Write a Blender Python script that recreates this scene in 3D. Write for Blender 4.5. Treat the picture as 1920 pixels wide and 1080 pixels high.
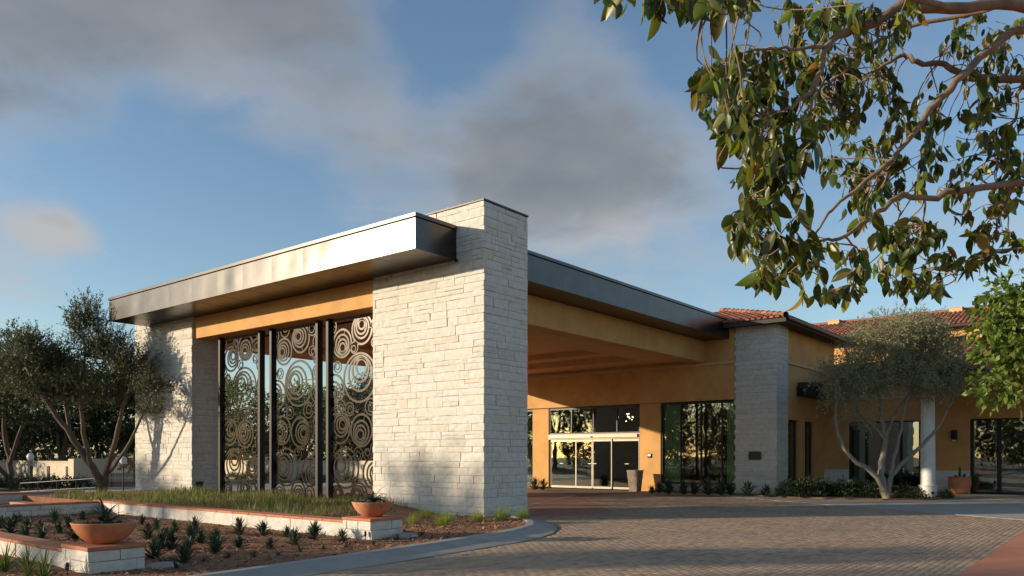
import bpy, bmesh, math, random
import numpy as np
from mathutils import Vector, Matrix
R = math.radians
rng = np.random.default_rng(7); random.seed(7)
scene = bpy.context.scene
for o in list(bpy.data.objects): bpy.data.objects.remove(o)

# ------------------------------------------------------------------ camera
# world axes follow the building: X = along the right face, Y = along the left face, origin = foot of the front stone pier
HOR, XL, XR, HC = 855.0, -850.0, 2130.0, 1.6          # horizon, vanishing points (photo pixels), eye height
F = math.sqrt((960-XL)*(XR-960))
tX = np.array([XR-960, F]); tX /= np.linalg.norm(tX)   # (right, forward) of world X
tY = np.array([XL-960, F]); tY /= np.linalg.norm(tY)
CAM = np.array([-14.44, -12.50, HC])
RIGHT = np.array([tX[0], tY[0], 0]); FWD = np.array([tX[1], tY[1], 0]); UP = np.array([0, 0, 1.0])
def at(px, py, d):                                      # photo pixel at a depth -> place
    return CAM + FWD*d + RIGHT*((px-960)/F*d) + UP*((HOR-py)/F*d)
def gz(px, py, z=0.0):                                  # photo pixel -> place on a level
    return at(px, py, (HC-z)/((py-HOR)/F))
def pj(p):
    r = np.asarray(p, float)-CAM; d = r@FWD
    return 960+F*(r@RIGHT)/d, HOR-F*r[2]/d, d
cd = bpy.data.cameras.new('camera'); cam = bpy.data.objects.new('camera', cd); scene.collection.objects.link(cam)
cd.sensor_width = 36; cd.lens = F/1920*36; cd.shift_y = (HOR-540)/1920; cd.clip_end = 2000; cd.clip_start = .05
cam.matrix_world = Matrix(((RIGHT[0], 0, -FWD[0], CAM[0]), (RIGHT[1], 0, -FWD[1], CAM[1]), (0, 1, 0, CAM[2]), (0, 0, 0, 1)))
scene.camera = cam

# ------------------------------------------------------------------ sky and sun
SUN = np.array([-1.0, .90, .256]); SUN /= np.linalg.norm(SUN)      # towards the sun
SUN_EL = math.asin(SUN[2]); SUN_AZ = math.atan2(SUN[0], SUN[1])
world = bpy.data.worlds.new('World'); scene.world = world; world.use_nodes = True
wt = world.node_tree; wt.nodes.clear()
def wn(t, **k):
    n = wt.nodes.new(t)
    for a, b in k.items(): setattr(n, a, b)
    return n
def wl(a, b): wt.links.new(a, b)
def wmath(op, a, b=None, clamp=False):
    n = wn('ShaderNodeMath', operation=op, use_clamp=clamp)
    for i, v in enumerate((a, b)):
        if v is None: continue
        if isinstance(v, (int, float)): n.inputs[i].default_value = v
        else: wl(v, n.inputs[i])
    return n.outputs[0]
sky = wn('ShaderNodeTexSky', sky_type='NISHITA'); sky.sun_disc = False
sky.sun_elevation = SUN_EL; sky.sun_rotation = SUN_AZ; sky.air_density = 1.0; sky.dust_density = .5; sky.ozone_density = 2.0
tc = wn('ShaderNodeTexCoord'); gen = tc.outputs['Generated']
sep = wn('ShaderNodeSeparateXYZ'); wl(gen, sep.inputs[0])
den = wmath('MAXIMUM', wmath('ADD', sep.outputs[2], .22), .1)
cmb = wn('ShaderNodeCombineXYZ')
wl(wmath('DIVIDE', sep.outputs[0], den), cmb.inputs[0]); wl(wmath('DIVIDE', sep.outputs[1], den), cmb.inputs[1])
def wnoise(scale, detail, rough, off, dist=0.0):
    m = wn('ShaderNodeMapping'); m.inputs['Location'].default_value = off; wl(cmb.outputs[0], m.inputs[0])
    n = wn('ShaderNodeTexNoise'); n.inputs['Scale'].default_value = scale; n.inputs['Detail'].default_value = detail
    n.inputs['Roughness'].default_value = rough; n.inputs['Distortion'].default_value = dist; wl(m.outputs[0], n.inputs['Vector']); return n.outputs[0]
n_big = wnoise(1.6, 5, .52, (3.1, 1.7, .0), .25)
n_fine = wnoise(5.5, 9, .60, (.4, 2.2, 1.0), .5)
# banks of cloud standing in the sky (direction, spread, weight)
banks = [((40, 30), .20, .38), ((300, 80), .17, .30), ((520, 110), .12, .22), ((650, 40), .09, .14), ((850, 280), .11, .16), ((1050, 170), .14, .32), ((1150, 340), .13, .28), ((1280, 310), .10, .22), ((900, 350), .09, .14),
         ((640, 320), .08, .12), ((1030, 420), .09, .16), ((120, 420), .028, .30), ((80, 445), .045, .24), ((180, 460), .030, .24), ((20, 530), .06, .20), ((1690, 170), .10, .22), ((840, 80), .075, -.36), ((1330, 60), .12, -.36), ((300, 300), .12, -.25), ((120, 260), .10, -.22), ((480, 430), .13, -.3), ((600, 240), .06, -.1)]
cov = None
for (bx_, by_), rad, w in banks:
    d = at(bx_, by_, 1.0)-CAM; d /= np.linalg.norm(d)
    v = wn('ShaderNodeVectorMath', operation='DISTANCE'); wl(gen, v.inputs[0]); v.inputs[1].default_value = d
    g = wmath('EXPONENT', wmath('MULTIPLY', wmath('POWER', wmath('DIVIDE', v.outputs['Value'], rad), 2.0), -1.0))
    g = wmath('MULTIPLY', g, w); cov = g if cov is None else wmath('ADD', cov, g)
field = wmath('ADD', wmath('ADD', wmath('MULTIPLY', n_big, .95), wmath('MULTIPLY', n_fine, .52)), cov)
mr = wn('ShaderNodeMapRange', interpolation_type='SMOOTHSTEP'); wl(field, mr.inputs[0])
mr.inputs[1].default_value = .74; mr.inputs[2].default_value = 1.30; mr.inputs[3].default_value = 0; mr.inputs[4].default_value = .86
n_shade = wnoise(3.2, 5, .5, (3.4, 1.45, .3), .2)
ramp = wn('ShaderNodeValToRGB'); wl(wmath('ADD', wmath('MULTIPLY', mr.outputs[0], .75), wmath('MULTIPLY', wmath('SUBTRACT', wmath('SUBTRACT', n_shade, .5), wmath('MULTIPLY', wmath('SUBTRACT', .33, sep.outputs[2]), 6.0, True)), .9), True), ramp.inputs[0])
cr = ramp.color_ramp; cr.elements[0].position = .1; cr.elements[0].color = (2.8, 2.65, 2.55, 1); cr.elements[1].position = .85; cr.elements[1].color = (.90, 1.0, 1.12, 1)
e = cr.elements.new(.5); e.color = (1.6, 1.66, 1.72, 1)
mixc = wn('ShaderNodeMix', data_type='RGBA'); wl(mr.outputs[0], mixc.inputs['Factor']); wl(sky.outputs[0], mixc.inputs['A']); wl(ramp.outputs[0], mixc.inputs['B'])
bg = wn('ShaderNodeBackground'); bg.inputs[1].default_value = .13; wl(mixc.outputs['Result'], bg.inputs[0])
wo = wn('ShaderNodeOutputWorld'); wl(bg.outputs[0], wo.inputs[0])
sl = bpy.data.lights.new('sun', 'SUN'); sl.energy = 4.2; sl.angle = R(.55); sl.color = (1.0, .835, .61)
so = bpy.data.objects.new('sun', sl); scene.collection.objects.link(so)
so.rotation_euler = Vector(SUN).to_track_quat('Z', 'Y').to_euler(); so.location = (-20, 16, 12)
scene.view_settings.view_transform = 'Standard'; scene.view_settings.look = 'None'; scene.view_settings.gamma = 1; scene.view_settings.exposure = 0.55
scene.render.engine = 'CYCLES'; scene.cycles.max_bounces = 8; scene.cycles.transparent_max_bounces = 16

# ------------------------------------------------------------------ materials
def mat_new(name):
    m = bpy.data.materials.new(name); m.use_nodes = True; nt = m.node_tree
    return m, nt, nt.nodes['Principled BSDF'], nt.nodes['Material Output']
def nd(nt, t, **k):
    n = nt.nodes.new(t)
    for a, b in k.items(): setattr(n, a, b)
    return n
def rnd_value(nt):                                     # a number per piece, whether it is an object or an island
    oi = nd(nt, 'ShaderNodeObjectInfo'); ge = nd(nt, 'ShaderNodeNewGeometry')
    a = nd(nt, 'ShaderNodeMath', operation='ADD'); nt.links.new(oi.outputs['Random'], a.inputs[0]); nt.links.new(ge.outputs['Random Per Island'], a.inputs[1])
    f = nd(nt, 'ShaderNodeMath', operation='FRACT'); nt.links.new(a.outputs[0], f.inputs[0]); return f.outputs[0]
def noise(nt, scale, detail=4, rough=.6, coord='Object', stretch=None):
    t = nd(nt, 'ShaderNodeNewGeometry').outputs['Position'] if coord == 'World' else nd(nt, 'ShaderNodeTexCoord').outputs['Object']
    n = nd(nt, 'ShaderNodeTexNoise'); n.inputs['Scale'].default_value = scale; n.inputs['Detail'].default_value = detail; n.inputs['Roughness'].default_value = rough
    if stretch:
        mp = nd(nt, 'ShaderNodeMapping'); mp.inputs['Scale'].default_value = stretch; nt.links.new(t, mp.inputs[0]); t = mp.outputs[0]
    nt.links.new(t, n.inputs['Vector']); return n.outputs[0]
def ramp_of(nt, fac, stops):
    r = nd(nt, 'ShaderNodeValToRGB'); nt.links.new(fac, r.inputs[0]); c = r.color_ramp
    c.elements[0].position, c.elements[0].color = stops[0][0], (*stops[0][1], 1); c.elements[1].position, c.elements[1].color = stops[-1][0], (*stops[-1][1], 1)
    for p, col in stops[1:-1]: c.elements.new(p).color = (*col, 1)
    return r.outputs[0]
def mixcol(nt, fac, a, b, mode='MIX'):
    m = nd(nt, 'ShaderNodeMix', data_type='RGBA', blend_type=mode)
    for key, v in (('Factor', fac), ('A', a), ('B', b)):
        s = m.inputs[key] if key == 'Factor' else [i for i in m.inputs if i.name == key and i.type == 'RGBA'][0]
        if isinstance(v, (int, float)): s.default_value = v
        elif isinstance(v, tuple): s.default_value = (*v, 1)
        else: nt.links.new(v, s)
    return [o for o in m.outputs if o.type == 'RGBA'][0]
def bump(nt, b, h, strength, dist=.01):
    n = nd(nt, 'ShaderNodeBump'); n.inputs['Strength'].default_value = strength; n.inputs['Distance'].default_value = dist
    nt.links.new(h, n.inputs['Height']); nt.links.new(n.outputs[0], b.inputs['Normal'])
def surface(name, stops, scale=3., rough=.8, bumps=None, per_piece=None, metallic=0., detail=5, grime=None, stretch=None, coord='World', spec=.4):
    m, nt, b, out = mat_new(name)
    col = ramp_of(nt, noise(nt, scale, detail, .62, coord, stretch), stops)
    if per_piece:
        col = mixcol(nt, 1.0, col, ramp_of(nt, rnd_value(nt), per_piece), 'MULTIPLY')
    if grime:
        g = nd(nt, 'ShaderNodeMapRange'); nt.links.new(noise(nt, grime[0], 6, .7, 'World'), g.inputs[0]); g.inputs[1].default_value = .48; g.inputs[2].default_value = .75; g.inputs[4].default_value = grime[2]
        col = mixcol(nt, g.outputs[0], col, grime[1])
    nt.links.new(col, b.inputs['Base Color']); b.inputs['Roughness'].default_value = rough; b.inputs['Metallic'].default_value = metallic; b.inputs['Specular IOR Level'].default_value = spec
    if bumps: bump(nt, b, noise(nt, bumps[0], 6, .65, coord), bumps[1], bumps[2])
    return m
def leafmat(name, cols, trans=.35, under=None, rough=.5, tcol=None):
    m, nt, b, out = mat_new(name)
    col = ramp_of(nt, rnd_value(nt), cols)
    if under:
        ge = nd(nt, 'ShaderNodeNewGeometry'); col = mixcol(nt, ge.outputs['Backfacing'], col, mixcol(nt, .6, col, under))
    nt.links.new(col, b.inputs['Base Color']); b.inputs['Roughness'].default_value = rough; b.inputs['Specular IOR Level'].default_value = .35
    tr = nd(nt, 'ShaderNodeBsdfTranslucent'); tc_ = mixcol(nt, 1., col, tcol or (1.5, 1.5, .7), 'MULTIPLY'); nt.links.new(tc_, tr.inputs[0])
    mx = nd(nt, 'ShaderNodeMixShader'); mx.inputs[0].default_value = trans; nt.links.new(b.outputs[0], mx.inputs[1]); nt.links.new(tr.outputs[0], mx.inputs[2]); nt.links.new(mx.outputs[0], out.inputs[0])
    return m
M = {}
M['stone'] = surface('limestone', [(.25, (.50, .468, .41)), (.5, (.605, .575, .518)), (.75, (.68, .655, .605))], 7., .9, (26., .45, .02), [(0, (.88, .87, .85)), (.12, (.97, .96, .94)), (.5, (1, 1, 1)), (.88, (1.0, .985, .96)), (.95, (.95, .90, .80)), (1, (.90, .89, .87))], grime=(.5, (.46, .435, .39), .22))
M['stone_core'] = surface('mortar', [(.3, (.30, .28, .25)), (.7, (.38, .36, .32))], 12., .95)
M['stucco'] = surface('ochre_stucco', [(.28, (.50, .265, .090)), (.5, (.585, .322, .116)), (.75, (.645, .365, .142))], 1.3, .88, (70., .25, .006), detail=7, grime=(.8, (.38, .21, .085), .5))
M['stucco_trim'] = surface('pale_stucco_trim', [(.3, (.52, .36, .19)), (.7, (.60, .43, .25))], 3., .85, (60., .2, .005))
M['ceiling'] = surface('brown_ceiling', [(.3, (.58, .33, .135)), (.7, (.66, .39, .165))], 1.5, .75, (50., .15, .005))
M['metal'] = surface('bronze_sheet_metal', [(.3, (.066, .062, .058)), (.7, (.09, .083, .077))], .9, .27, None, metallic=.92)
M['soffit'] = surface('bronze_soffit', [(.3, (.05, .043, .037)), (.7, (.07, .06, .052))], .9, .30, None, metallic=.8)
M['metal_dark'] = surface('dark_bronze', [(.3, (.035, .032, .03)), (.7, (.05, .045, .042))], 2., .42, None, metallic=.5)
M['screen'] = surface('patinated_steel', [(.3, (.018, .0155, .013)), (.7, (.030, .026, .022))], 5., .21, None, metallic=.85)
M['black_steel'] = surface('black_steel', [(.3, (.014, .013, .012)), (.7, (.024, .022, .02))], 4., .5, None, spec=.25)
M['alu'] = surface('bronze_aluminium', [(.3, (.24, .20, .15)), (.7, (.29, .245, .19))], 3., .45, None, metallic=.5)
M['white_trim'] = surface('white_painted_stone', [(.3, (.60, .59, .57)), (.7, (.70, .69, .66))], 4., .8, (50., .2, .005))
M['terracotta'] = surface('terracotta', [(.3, (.50, .175, .078)), (.7, (.60, .235, .11))], 6., .72, (60., .2, .005), grime=(5., (.56, .36, .25), .65))
M['cap'] = surface('terracotta_paver_cap', [(.3, (.42, .15, .075)), (.7, (.52, .205, .11))], 9., .8, (60., .3, .006), [(0, (.85, .83, .8)), (1, (1.08, 1.05, 1.0))])
M['tile'] = surface('clay_roof_tile', [(.3, (.21, .085, .055)), (.7, (.30, .128, .085))], 5., .85, None, [(0, (.6, .55, .55)), (.4, (.95, .95, .95)), (.75, (1.15, 1.1, 1.05)), (1, (1.5, 1.35, 1.2))])
M['paver'] = surface('brown_paver', [(.3, (.36, .245, .152)), (.7, (.46, .322, .21))], 14., .85, (90., .35, .004), [(0, (.72, .70, .70)), (.35, (.95, .95, .95)), (.7, (1.05, 1.02, 1.0)), (1, (1.22, 1.15, 1.08))], grime=(.35, (.22, .165, .125), .75))
M['joint'] = surface('joint_sand', [(.3, (.16, .115, .08)), (.7, (.21, .16, .115))], 30., .95)
M['kerb'] = surface('grey_concrete', [(.3, (.31, .28, .24)), (.7, (.39, .355, .305))], 3., .88, (45., .3, .005), grime=(.7, (.23, .20, .165), .6))
M['pale_concrete'] = surface('tan_concrete', [(.3, (.36, .31, .245)), (.7, (.44, .385, .31))], 2., .88, (50., .25, .004), grime=(.5, (.28, .24, .19), .5))
M['red_concrete'] = surface('red_coloured_concrete', [(.3, (.52, .185, .095)), (.7, (.60, .235, .125))], 2., .85, (60., .3, .004), grime=(.6, (.44, .16, .09), .4))
M['pink_concrete'] = surface('rose_concrete', [(.3, (.36, .17, .115)), (.7, (.43, .21, .145))], 2., .85, (60., .3, .004), grime=(.5, (.29, .15, .105), .5))
M['soil'] = surface('bark_mulch', [(.3, (.16, .07, .034)), (.5, (.275, .125, .06)), (.72, (.40, .205, .11))], 24., .95, (30., 1., .04), grime=(1.5, (.055, .032, .02), .5))
M['chip'] = surface('bark_chip', [(.3, (.27, .13, .065)), (.7, (.44, .24, .13))], 8., .95, None, [(0, (.5, .5, .5)), (.6, (1, 1, 1)), (1, (1.5, 1.4, 1.3))])
M['earth'] = surface('dry_ground', [(.3, (.10, .085, .06)), (.7, (.16, .135, .095))], .4, .95, (6., .5, .05))
M['bark'] = surface('olive_bark', [(.3, (.09, .064, .045)), (.7, (.165, .12, .085))], 9., .9, (30., .8, .02), stretch=(1, 1, .35))
M['bark_grey'] = surface('grey_olive_bark', [(.3, (.17, .145, .115)), (.7, (.29, .25, .20))], 9., .9, (30., .8, .02), stretch=(1, 1, .35))
M['bark_ficus'] = surface('smooth_tan_bark', [(.3, (.15, .105, .065)), (.55, (.23, .165, .105)), (.75, (.31, .235, .155))], 14., .85, (55., .5, .006))
M['olive'] = leafmat('olive_leaf', [(0, (.034, .04, .02)), (.5, (.062, .07, .036)), (1, (.105, .11, .06))], .22, (.12, .125, .085))
M['olive_pale'] = leafmat('silver_olive_leaf', [(0, (.13, .128, .068)), (.5, (.215, .208, .118)), (1, (.32, .295, .175))], .30, (.32, .32, .23))
M['dark_leaf'] = leafmat('dark_leaf', [(0, (.018, .030, .010)), (.5, (.035, .052, .018)), (1, (.06, .075, .028))], .25)
M['ficus'] = leafmat('glossy_ficus_leaf', [(0, (.020, .042, .009)), (.4, (.042, .08, .014)), (.7, (.095, .145, .022)), (.88, (.19, .225, .032)), (.96, (.23, .20, .032)), (1, (.28, .15, .03))], .36, (.075, .062, .022), .34, (1.9, 1.8, .6))
M['bright_leaf'] = leafmat('light_green_leaf', [(0, (.065, .11, .022)), (.5, (.12, .175, .034)), (1, (.20, .24, .05))], .38, None, .45, (1.6, 1.6, .6))
M['agave'] = leafmat('agave_leaf', [(0, (.030, .048, .028)), (.5, (.048, .072, .042)), (1, (.075, .10, .06))], .08, None, .55)
M['aloe'] = leafmat('aloe_leaf', [(0, (.045, .065, .04)), (1, (.09, .115, .07))], .08, None, .5)
M['grass'] = leafmat('fescue_blade', [(0, (.06, .085, .028)), (.5, (.115, .145, .045)), (.85, (.19, .19, .075)), (1, (.32, .26, .14))], .4)
M['grass_bright'] = leafmat('fresh_grass_blade', [(0, (.15, .21, .04)), (.6, (.25, .29, .07)), (1, (.38, .35, .14))], .45)
M['strap'] = leafmat('strap_leaf', [(0, (.04, .075, .02)), (.6, (.08, .13, .035)), (1, (.17, .21, .07))], .3)
M['shrub'] = leafmat('shrub_leaf', [(0, (.016, .026, .012)), (.6, (.03, .045, .02)), (1, (.06, .08, .035))], .2)
M['curtain'] = surface('green_curtain', [(.3, (.44, .52, .27)), (.7, (.54, .61, .36))], 2., .9)
M['room'] = surface('dark_interior', [(.3, (.16, .135, .11)), (.7, (.24, .20, .165))], 1., .8)
M['timber'] = surface('dark_timber', [(.3, (.030, .024, .018)), (.7, (.055, .044, .034))], 3., .7, (40., .3, .005), stretch=(.3, 1, 1))
M['plaster'] = surface('cream_plaster', [(.3, (.55, .46, .34)), (.7, (.64, .55, .42))], 1.5, .9, (40., .3, .006), grime=(.6, (.42, .34, .25), .5))
M['steel'] = surface('brushed_steel', [(.3, (.5, .49, .47)), (.7, (.6, .59, .57))], 6., .35, None, metallic=.9)
M['vase'] = surface('mottled_ceramic', [(.3, (.18, .13, .095)), (.6, (.26, .20, .15)), (.8, (.36, .29, .23))], 9., .6)
M['plaque'] = surface('bronze_plaque', [(.3, (.05, .042, .04)), (.7, (.075, .062, .058))], 12., .5, None, metallic=.5)
M['globe'] = surface('opal_globe', [(.3, (.62, .62, .62)), (.7, (.68, .68, .68))], 2., .3)
M['pane_white'] = surface('white_door_pull', [(.3, (.7, .7, .68)), (.7, (.75, .75, .73))], 2., .3)
def glass(name, tint, base_refl):
    m, nt, b, out = mat_new(name); nt.nodes.remove(b)
    tr = nd(nt, 'ShaderNodeBsdfTransparent'); tr.inputs[0].default_value = (*tint, 1)
    gl = nd(nt, 'ShaderNodeBsdfGlossy'); gl.inputs['Roughness'].default_value = .012
    gl.inputs['Color'].default_value = (.92, .97, .93, 1)
    bp = nd(nt, 'ShaderNodeBump'); bp.inputs['Strength'].default_value = .05; bp.inputs['Distance'].default_value = .02; nt.links.new(noise(nt, 1.6, 2, .5, 'World'), bp.inputs['Height']); nt.links.new(bp.outputs[0], gl.inputs['Normal'])
    fr = nd(nt, 'ShaderNodeFresnel'); fr.inputs[0].default_value = 1.55
    ad = nd(nt, 'ShaderNodeMath', operation='ADD', use_clamp=True); nt.links.new(fr.outputs[0], ad.inputs[0]); ad.inputs[1].default_value = base_refl
    mx = nd(nt, 'ShaderNodeMixShader'); nt.links.new(ad.outputs[0], mx.inputs[0]); nt.links.new(tr.outputs[0], mx.inputs[1]); nt.links.new(gl.outputs[0], mx.inputs[2]); nt.links.new(mx.outputs[0], out.inputs[0]); return m
M['glass'] = glass('green_tinted_glass', (.86, .92, .86), .05)
M['glass_dark'] = glass('dark_tinted_glass', (.64, .70, .66), .18)
def emis(name, col, s):
    m, nt, b, out = mat_new(name); b.inputs['Base Color'].default_value = (.8, .7, .5, 1); b.inputs['Emission Color'].default_value = (*col, 1); b.inputs['Emission Strength'].default_value = s; return m
M['bulb'] = emis('lit_bulb', (1, .72, .42), 6.)

# ------------------------------------------------------------------ builders
COL = scene.collection; WL = {}
def tag(o, label=None, cat=None, group=None, kind=None):
    for k, v in (('label', label), ('category', cat), ('group', group), ('kind', kind)):
        if v: o[k] = v
    return o
def link(o, parent, origin):
    COL.objects.link(o); WL[o.name] = np.array(origin, float)
    if parent is not None: o.parent = parent; o.location = WL[o.name]-WL[parent.name]
    else: o.location = origin
    return o
def thing(name, label, cat, loc=(0, 0, 0), group=None):
    o = bpy.data.objects.new(name, None); o.empty_display_size = .2; link(o, None, loc); return tag(o, label, cat, group)
def mesh_of(name, v, f, mat, smooth=False):
    me = bpy.data.meshes.new(name); v = np.asarray(v, np.float32)
    if isinstance(f, np.ndarray):
        n, k = f.shape; me.vertices.add(len(v)); me.vertices.foreach_set('co', v.ravel()); me.loops.add(n*k); me.loops.foreach_set('vertex_index', f.astype(np.int32).ravel())
        me.polygons.add(n); me.polygons.foreach_set('loop_start', np.arange(0, n*k, k, dtype=np.int32)); me.update(calc_edges=True); me.validate()
    else:
        me.from_pydata([tuple(map(float, p)) for p in v], [], f); me.update()
    me.materials.append(mat)
    if smooth: me.polygons.foreach_set('use_smooth', np.ones(len(me.polygons), bool))
    return me
def obj(name, v, f, mat, parent=None, smooth=False, origin=None):
    v = np.asarray(v, float)
    if origin is None: origin = np.array([(v[:, 0].min()+v[:, 0].max())/2, (v[:, 1].min()+v[:, 1].max())/2, v[:, 2].min()])
    me = mesh_of(name, v-origin, f, mat, smooth)
    return link(bpy.data.objects.new(name, me), parent, origin)
class MB:
    def __init__(s): s.v, s.f = [], []
    def add(s, v, f):
        k = len(s.v); s.v += [tuple(p) for p in v]; s.f += [tuple(i+k for i in q) for q in f]; return s
    def box(s, x0, x1, y0, y1, z0, z1, b=0.0):
        if b <= 0:
            return s.add([(x0, y0, z0), (x1, y0, z0), (x1, y1, z0), (x0, y1, z0), (x0, y0, z1), (x1, y0, z1), (x1, y1, z1), (x0, y1, z1)],
                         [(0, 3, 2, 1), (4, 5, 6, 7), (0, 1, 5, 4), (1, 2, 6, 5), (2, 3, 7, 6), (3, 0, 4, 7)])
        bm = bmesh.new(); bmesh.ops.create_cube(bm, size=1)
        for w in bm.verts: w.co = Vector(((x0+x1)/2+w.co.x*(x1-x0), (y0+y1)/2+w.co.y*(y1-y0), (z0+z1)/2+w.co.z*(z1-z0)))
        bmesh.ops.bevel(bm, geom=list(bm.edges), offset=b, segments=1, affect='EDGES', profile=.5)
        bm.verts.index_update(); s.add([tuple(w.co) for w in bm.verts], [tuple(w.index for w in q.verts) for q in bm.faces]); bm.free(); return s
    def tube(s, pts, rad, n=6, cap=True):
        v, f = tube_arr(pts, rad, n); s.add(v, f)
        if cap: k = len(s.v); s.f += [tuple(range(k-n, k))]
        return s
    def lathe(s, prof, c, n=32):
        k = len(s.v); m = len(prof)
        for r, z in prof:
            for i in range(n): a = 2*math.pi*i/n; s.v.append((c[0]+r*math.cos(a), c[1]+r*math.sin(a), c[2]+z))
        for j in range(m-1):
            for i in range(n): s.f.append((k+j*n+i, k+j*n+(i+1) % n, k+(j+1)*n+(i+1) % n, k+(j+1)*n+i))
        return s
    def poly(s, pts, z0, z1):                           # closed prism from an outline
        k = len(s.v); n = len(pts); s.v += [(p[0], p[1], z0) for p in pts]+[(p[0], p[1], z1) for p in pts]
        ar = sum(pts[i][0]*pts[(i+1) % n][1]-pts[(i+1) % n][0]*pts[i][1] for i in range(n))
        top = tuple(range(k+n, k+2*n)); s.f.append(top if ar > 0 else top[::-1])
        for i in range(n):
            q = (k+i, k+(i+1) % n, k+n+(i+1) % n, k+n+i); s.f.append(q if ar > 0 else q[::-1])
        return s
    def build(s, name, mat, parent=None, smooth=False, origin=None): return obj(name, s.v, s.f, mat, parent, smooth, origin)
def box(name, mat, parent, *a, b=0.0): return MB().box(*a, b=b).build(name, mat, parent)
def tube_arr(pts, rad, n=6):
    P = [np.asarray(p, float) for p in pts]; v = []; f = []; ref = None
    for i, p in enumerate(P):
        t = P[min(i+1, len(P)-1)]-P[max(i-1, 0)]; t /= (np.linalg.norm(t)+1e-9)
        if ref is None: ref = np.cross(t, (0, 0, 1.)) if abs(t[2]) < .9 else np.cross(t, (1., 0, 0))
        ref = ref-t*(ref@t); ref /= (np.linalg.norm(ref)+1e-9); s_ = np.cross(t, ref); r = rad[i]
        for k in range(n): a = 2*math.pi*k/n; v.append(p+(ref*math.cos(a)+s_*math.sin(a))*r)
    for i in range(len(P)-1):
        for k in range(n): f.append((i*n+k, i*n+(k+1) % n, (i+1)*n+(k+1) % n, (i+1)*n+k))
    return v, f
def struct(o): o['kind'] = 'structure'; return o
def copy_of(src, parent, origin, rotz=0., scale=1.):
    o = src.copy()
    for k in list(o.keys()): del o[k]
    o.parent = None; link(o, parent, origin); o.rotation_euler = (0, 0, rotz); o.scale = (scale,)*3 if not isinstance(scale, tuple) else scale; return o

# ------------------------------------------------------------------ the ground
g = MB(); S = 700; g.add([(-S, -S, -.03), (S, -S, -.03), (S, S, -.03), (-S, S, -.03)], [(0, 1, 2, 3)])
struct(g.build('ground', M['earth']))
outer = [(-30, -4.3), (-16, -4.15), (-11, -3.98), (-8.1, -3.87), (-6.9, -3.86), (-5.1, -3.75), (-2.95, -3.60), (-1.7, -3.30), (-.65, -2.72), (.35, -1.86), (1.05, -.86), (1.7, .3)]
inner = [(-30, -3.70), (-16, -3.62), (-11, -3.45), (-8.34, -3.33), (-7.1, -3.23), (-5.2, -3.03), (-3.3, -2.82), (-2.1, -2.60), (-1.15, -2.28), (-.25, -1.55), (.35, -.75), (.95, .4)]
def resample(pts, n):
    P = np.array(pts, float); d = np.r_[0, np.cumsum(np.linalg.norm(np.diff(P, axis=0), axis=1))]; t = np.linspace(0, d[-1], n*4)
    # smooth by averaging
    Q = np.c_[np.interp(t, d, P[:, 0]), np.interp(t, d, P[:, 1])]
    for _ in range(6): Q[1:-1] = (Q[:-2]+2*Q[1:-1]+Q[2:])/4
    return Q[::4] if len(Q) % 4 else np.vstack([Q[::4], Q[-1:]])
drive = MB(); drive.add([(-40, -10.66, -.005), (26, -10.66, -.005), (26, 20, -.005), (-40, 20, -.005)], [(0, 1, 2, 3)])
driveway = struct(drive.build('driveway', M['joint']))
OU = np.array(outer)
def outer_y(x): return np.interp(x, OU[:, 0], OU[:, 1])
# pavers laid in running bond, courses along X
apron = [(17.0, 4.4), (15.6, 1.4), (13.9, -1.3), (12.5, -3.6), (11.4, -5.4), (10.4, -7.4), (9.3, -9.2), (8.5, -10.66), (6.5, -14), (30, -14), (30, 4.4)]
rose = [(.2, 16.6), (.2, 4.0), (1.72, 4.0), (1.72, .3), (2.4, -.55), (3.5, -.95), (4.7, -.75), (7.6, 1.75), (10.8, 4.5), (12.8, 6.9), (14.2, 9.0), (15.6, 11.5), (16.9, 12.5), (16.9, 16.6)]
def inside(poly, x, y):
    r = np.zeros(len(x), bool); n = len(poly)
    for i in range(n):
        (x1, y1), (x2, y2) = poly[i], poly[(i+1) % n]
        c = ((y1 > y) != (y2 > y)) & (x < (x2-x1)*(y-y1)/(y2-y1+1e-12)+x1); r ^= c
    return r
PL, PW = .20, .10
ny = int((4.5+10.66)/PW); px_, py_ = [], []
for j in range(ny):
    xs = np.arange(-13.5, 16.4, PL)+(PL/2 if j % 2 else 0); px_.append(xs); py_.append(np.full(len(xs), -10.66+(j+.5)*PW))
px_ = np.concatenate(px_); py_ = np.concatenate(py_)
keep = ((px_ > 1.6) | (py_ < outer_y(px_)-.03)) & ~inside(apron, px_, py_) & ~inside(rose, px_, py_)
px_, py_ = px_[keep], py_[keep]
dep = (px_-CAM[0])*FWD[0]+(py_-CAM[1])*FWD[1]; sx = 960+F*((px_-CAM[0])*RIGHT[0]+(py_-CAM[1])*RIGHT[1])/np.maximum(dep, .1); sy = HOR+F*HC/np.maximum(dep, .1)
vis = (dep > 2) & (sx > -60) & (sx < 1980) & (sy < 1110)
px_, py_, dep, vis = px_[dep > 1], py_[dep > 1], dep[dep > 1], vis[dep > 1]
order = np.argsort(np.where(vis, dep, 1e9)); near = order[:300]; rest = order[300:]
a, b_, c_ = PL/2-.0022, PW/2-.0022, .003
PV = np.array([(-a, -b_, -.006), (a, -b_, -.006), (a, b_, -.006), (-a, b_, -.006), (-a, -b_, -.0013), (a, -b_, -.0013), (a, b_, -.0013), (-a, b_, -.0013), (-a+c_, -b_+c_, 0), (a-c_, -b_+c_, 0), (a-c_, b_-c_, 0), (-a+c_, b_-c_, 0)])
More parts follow.
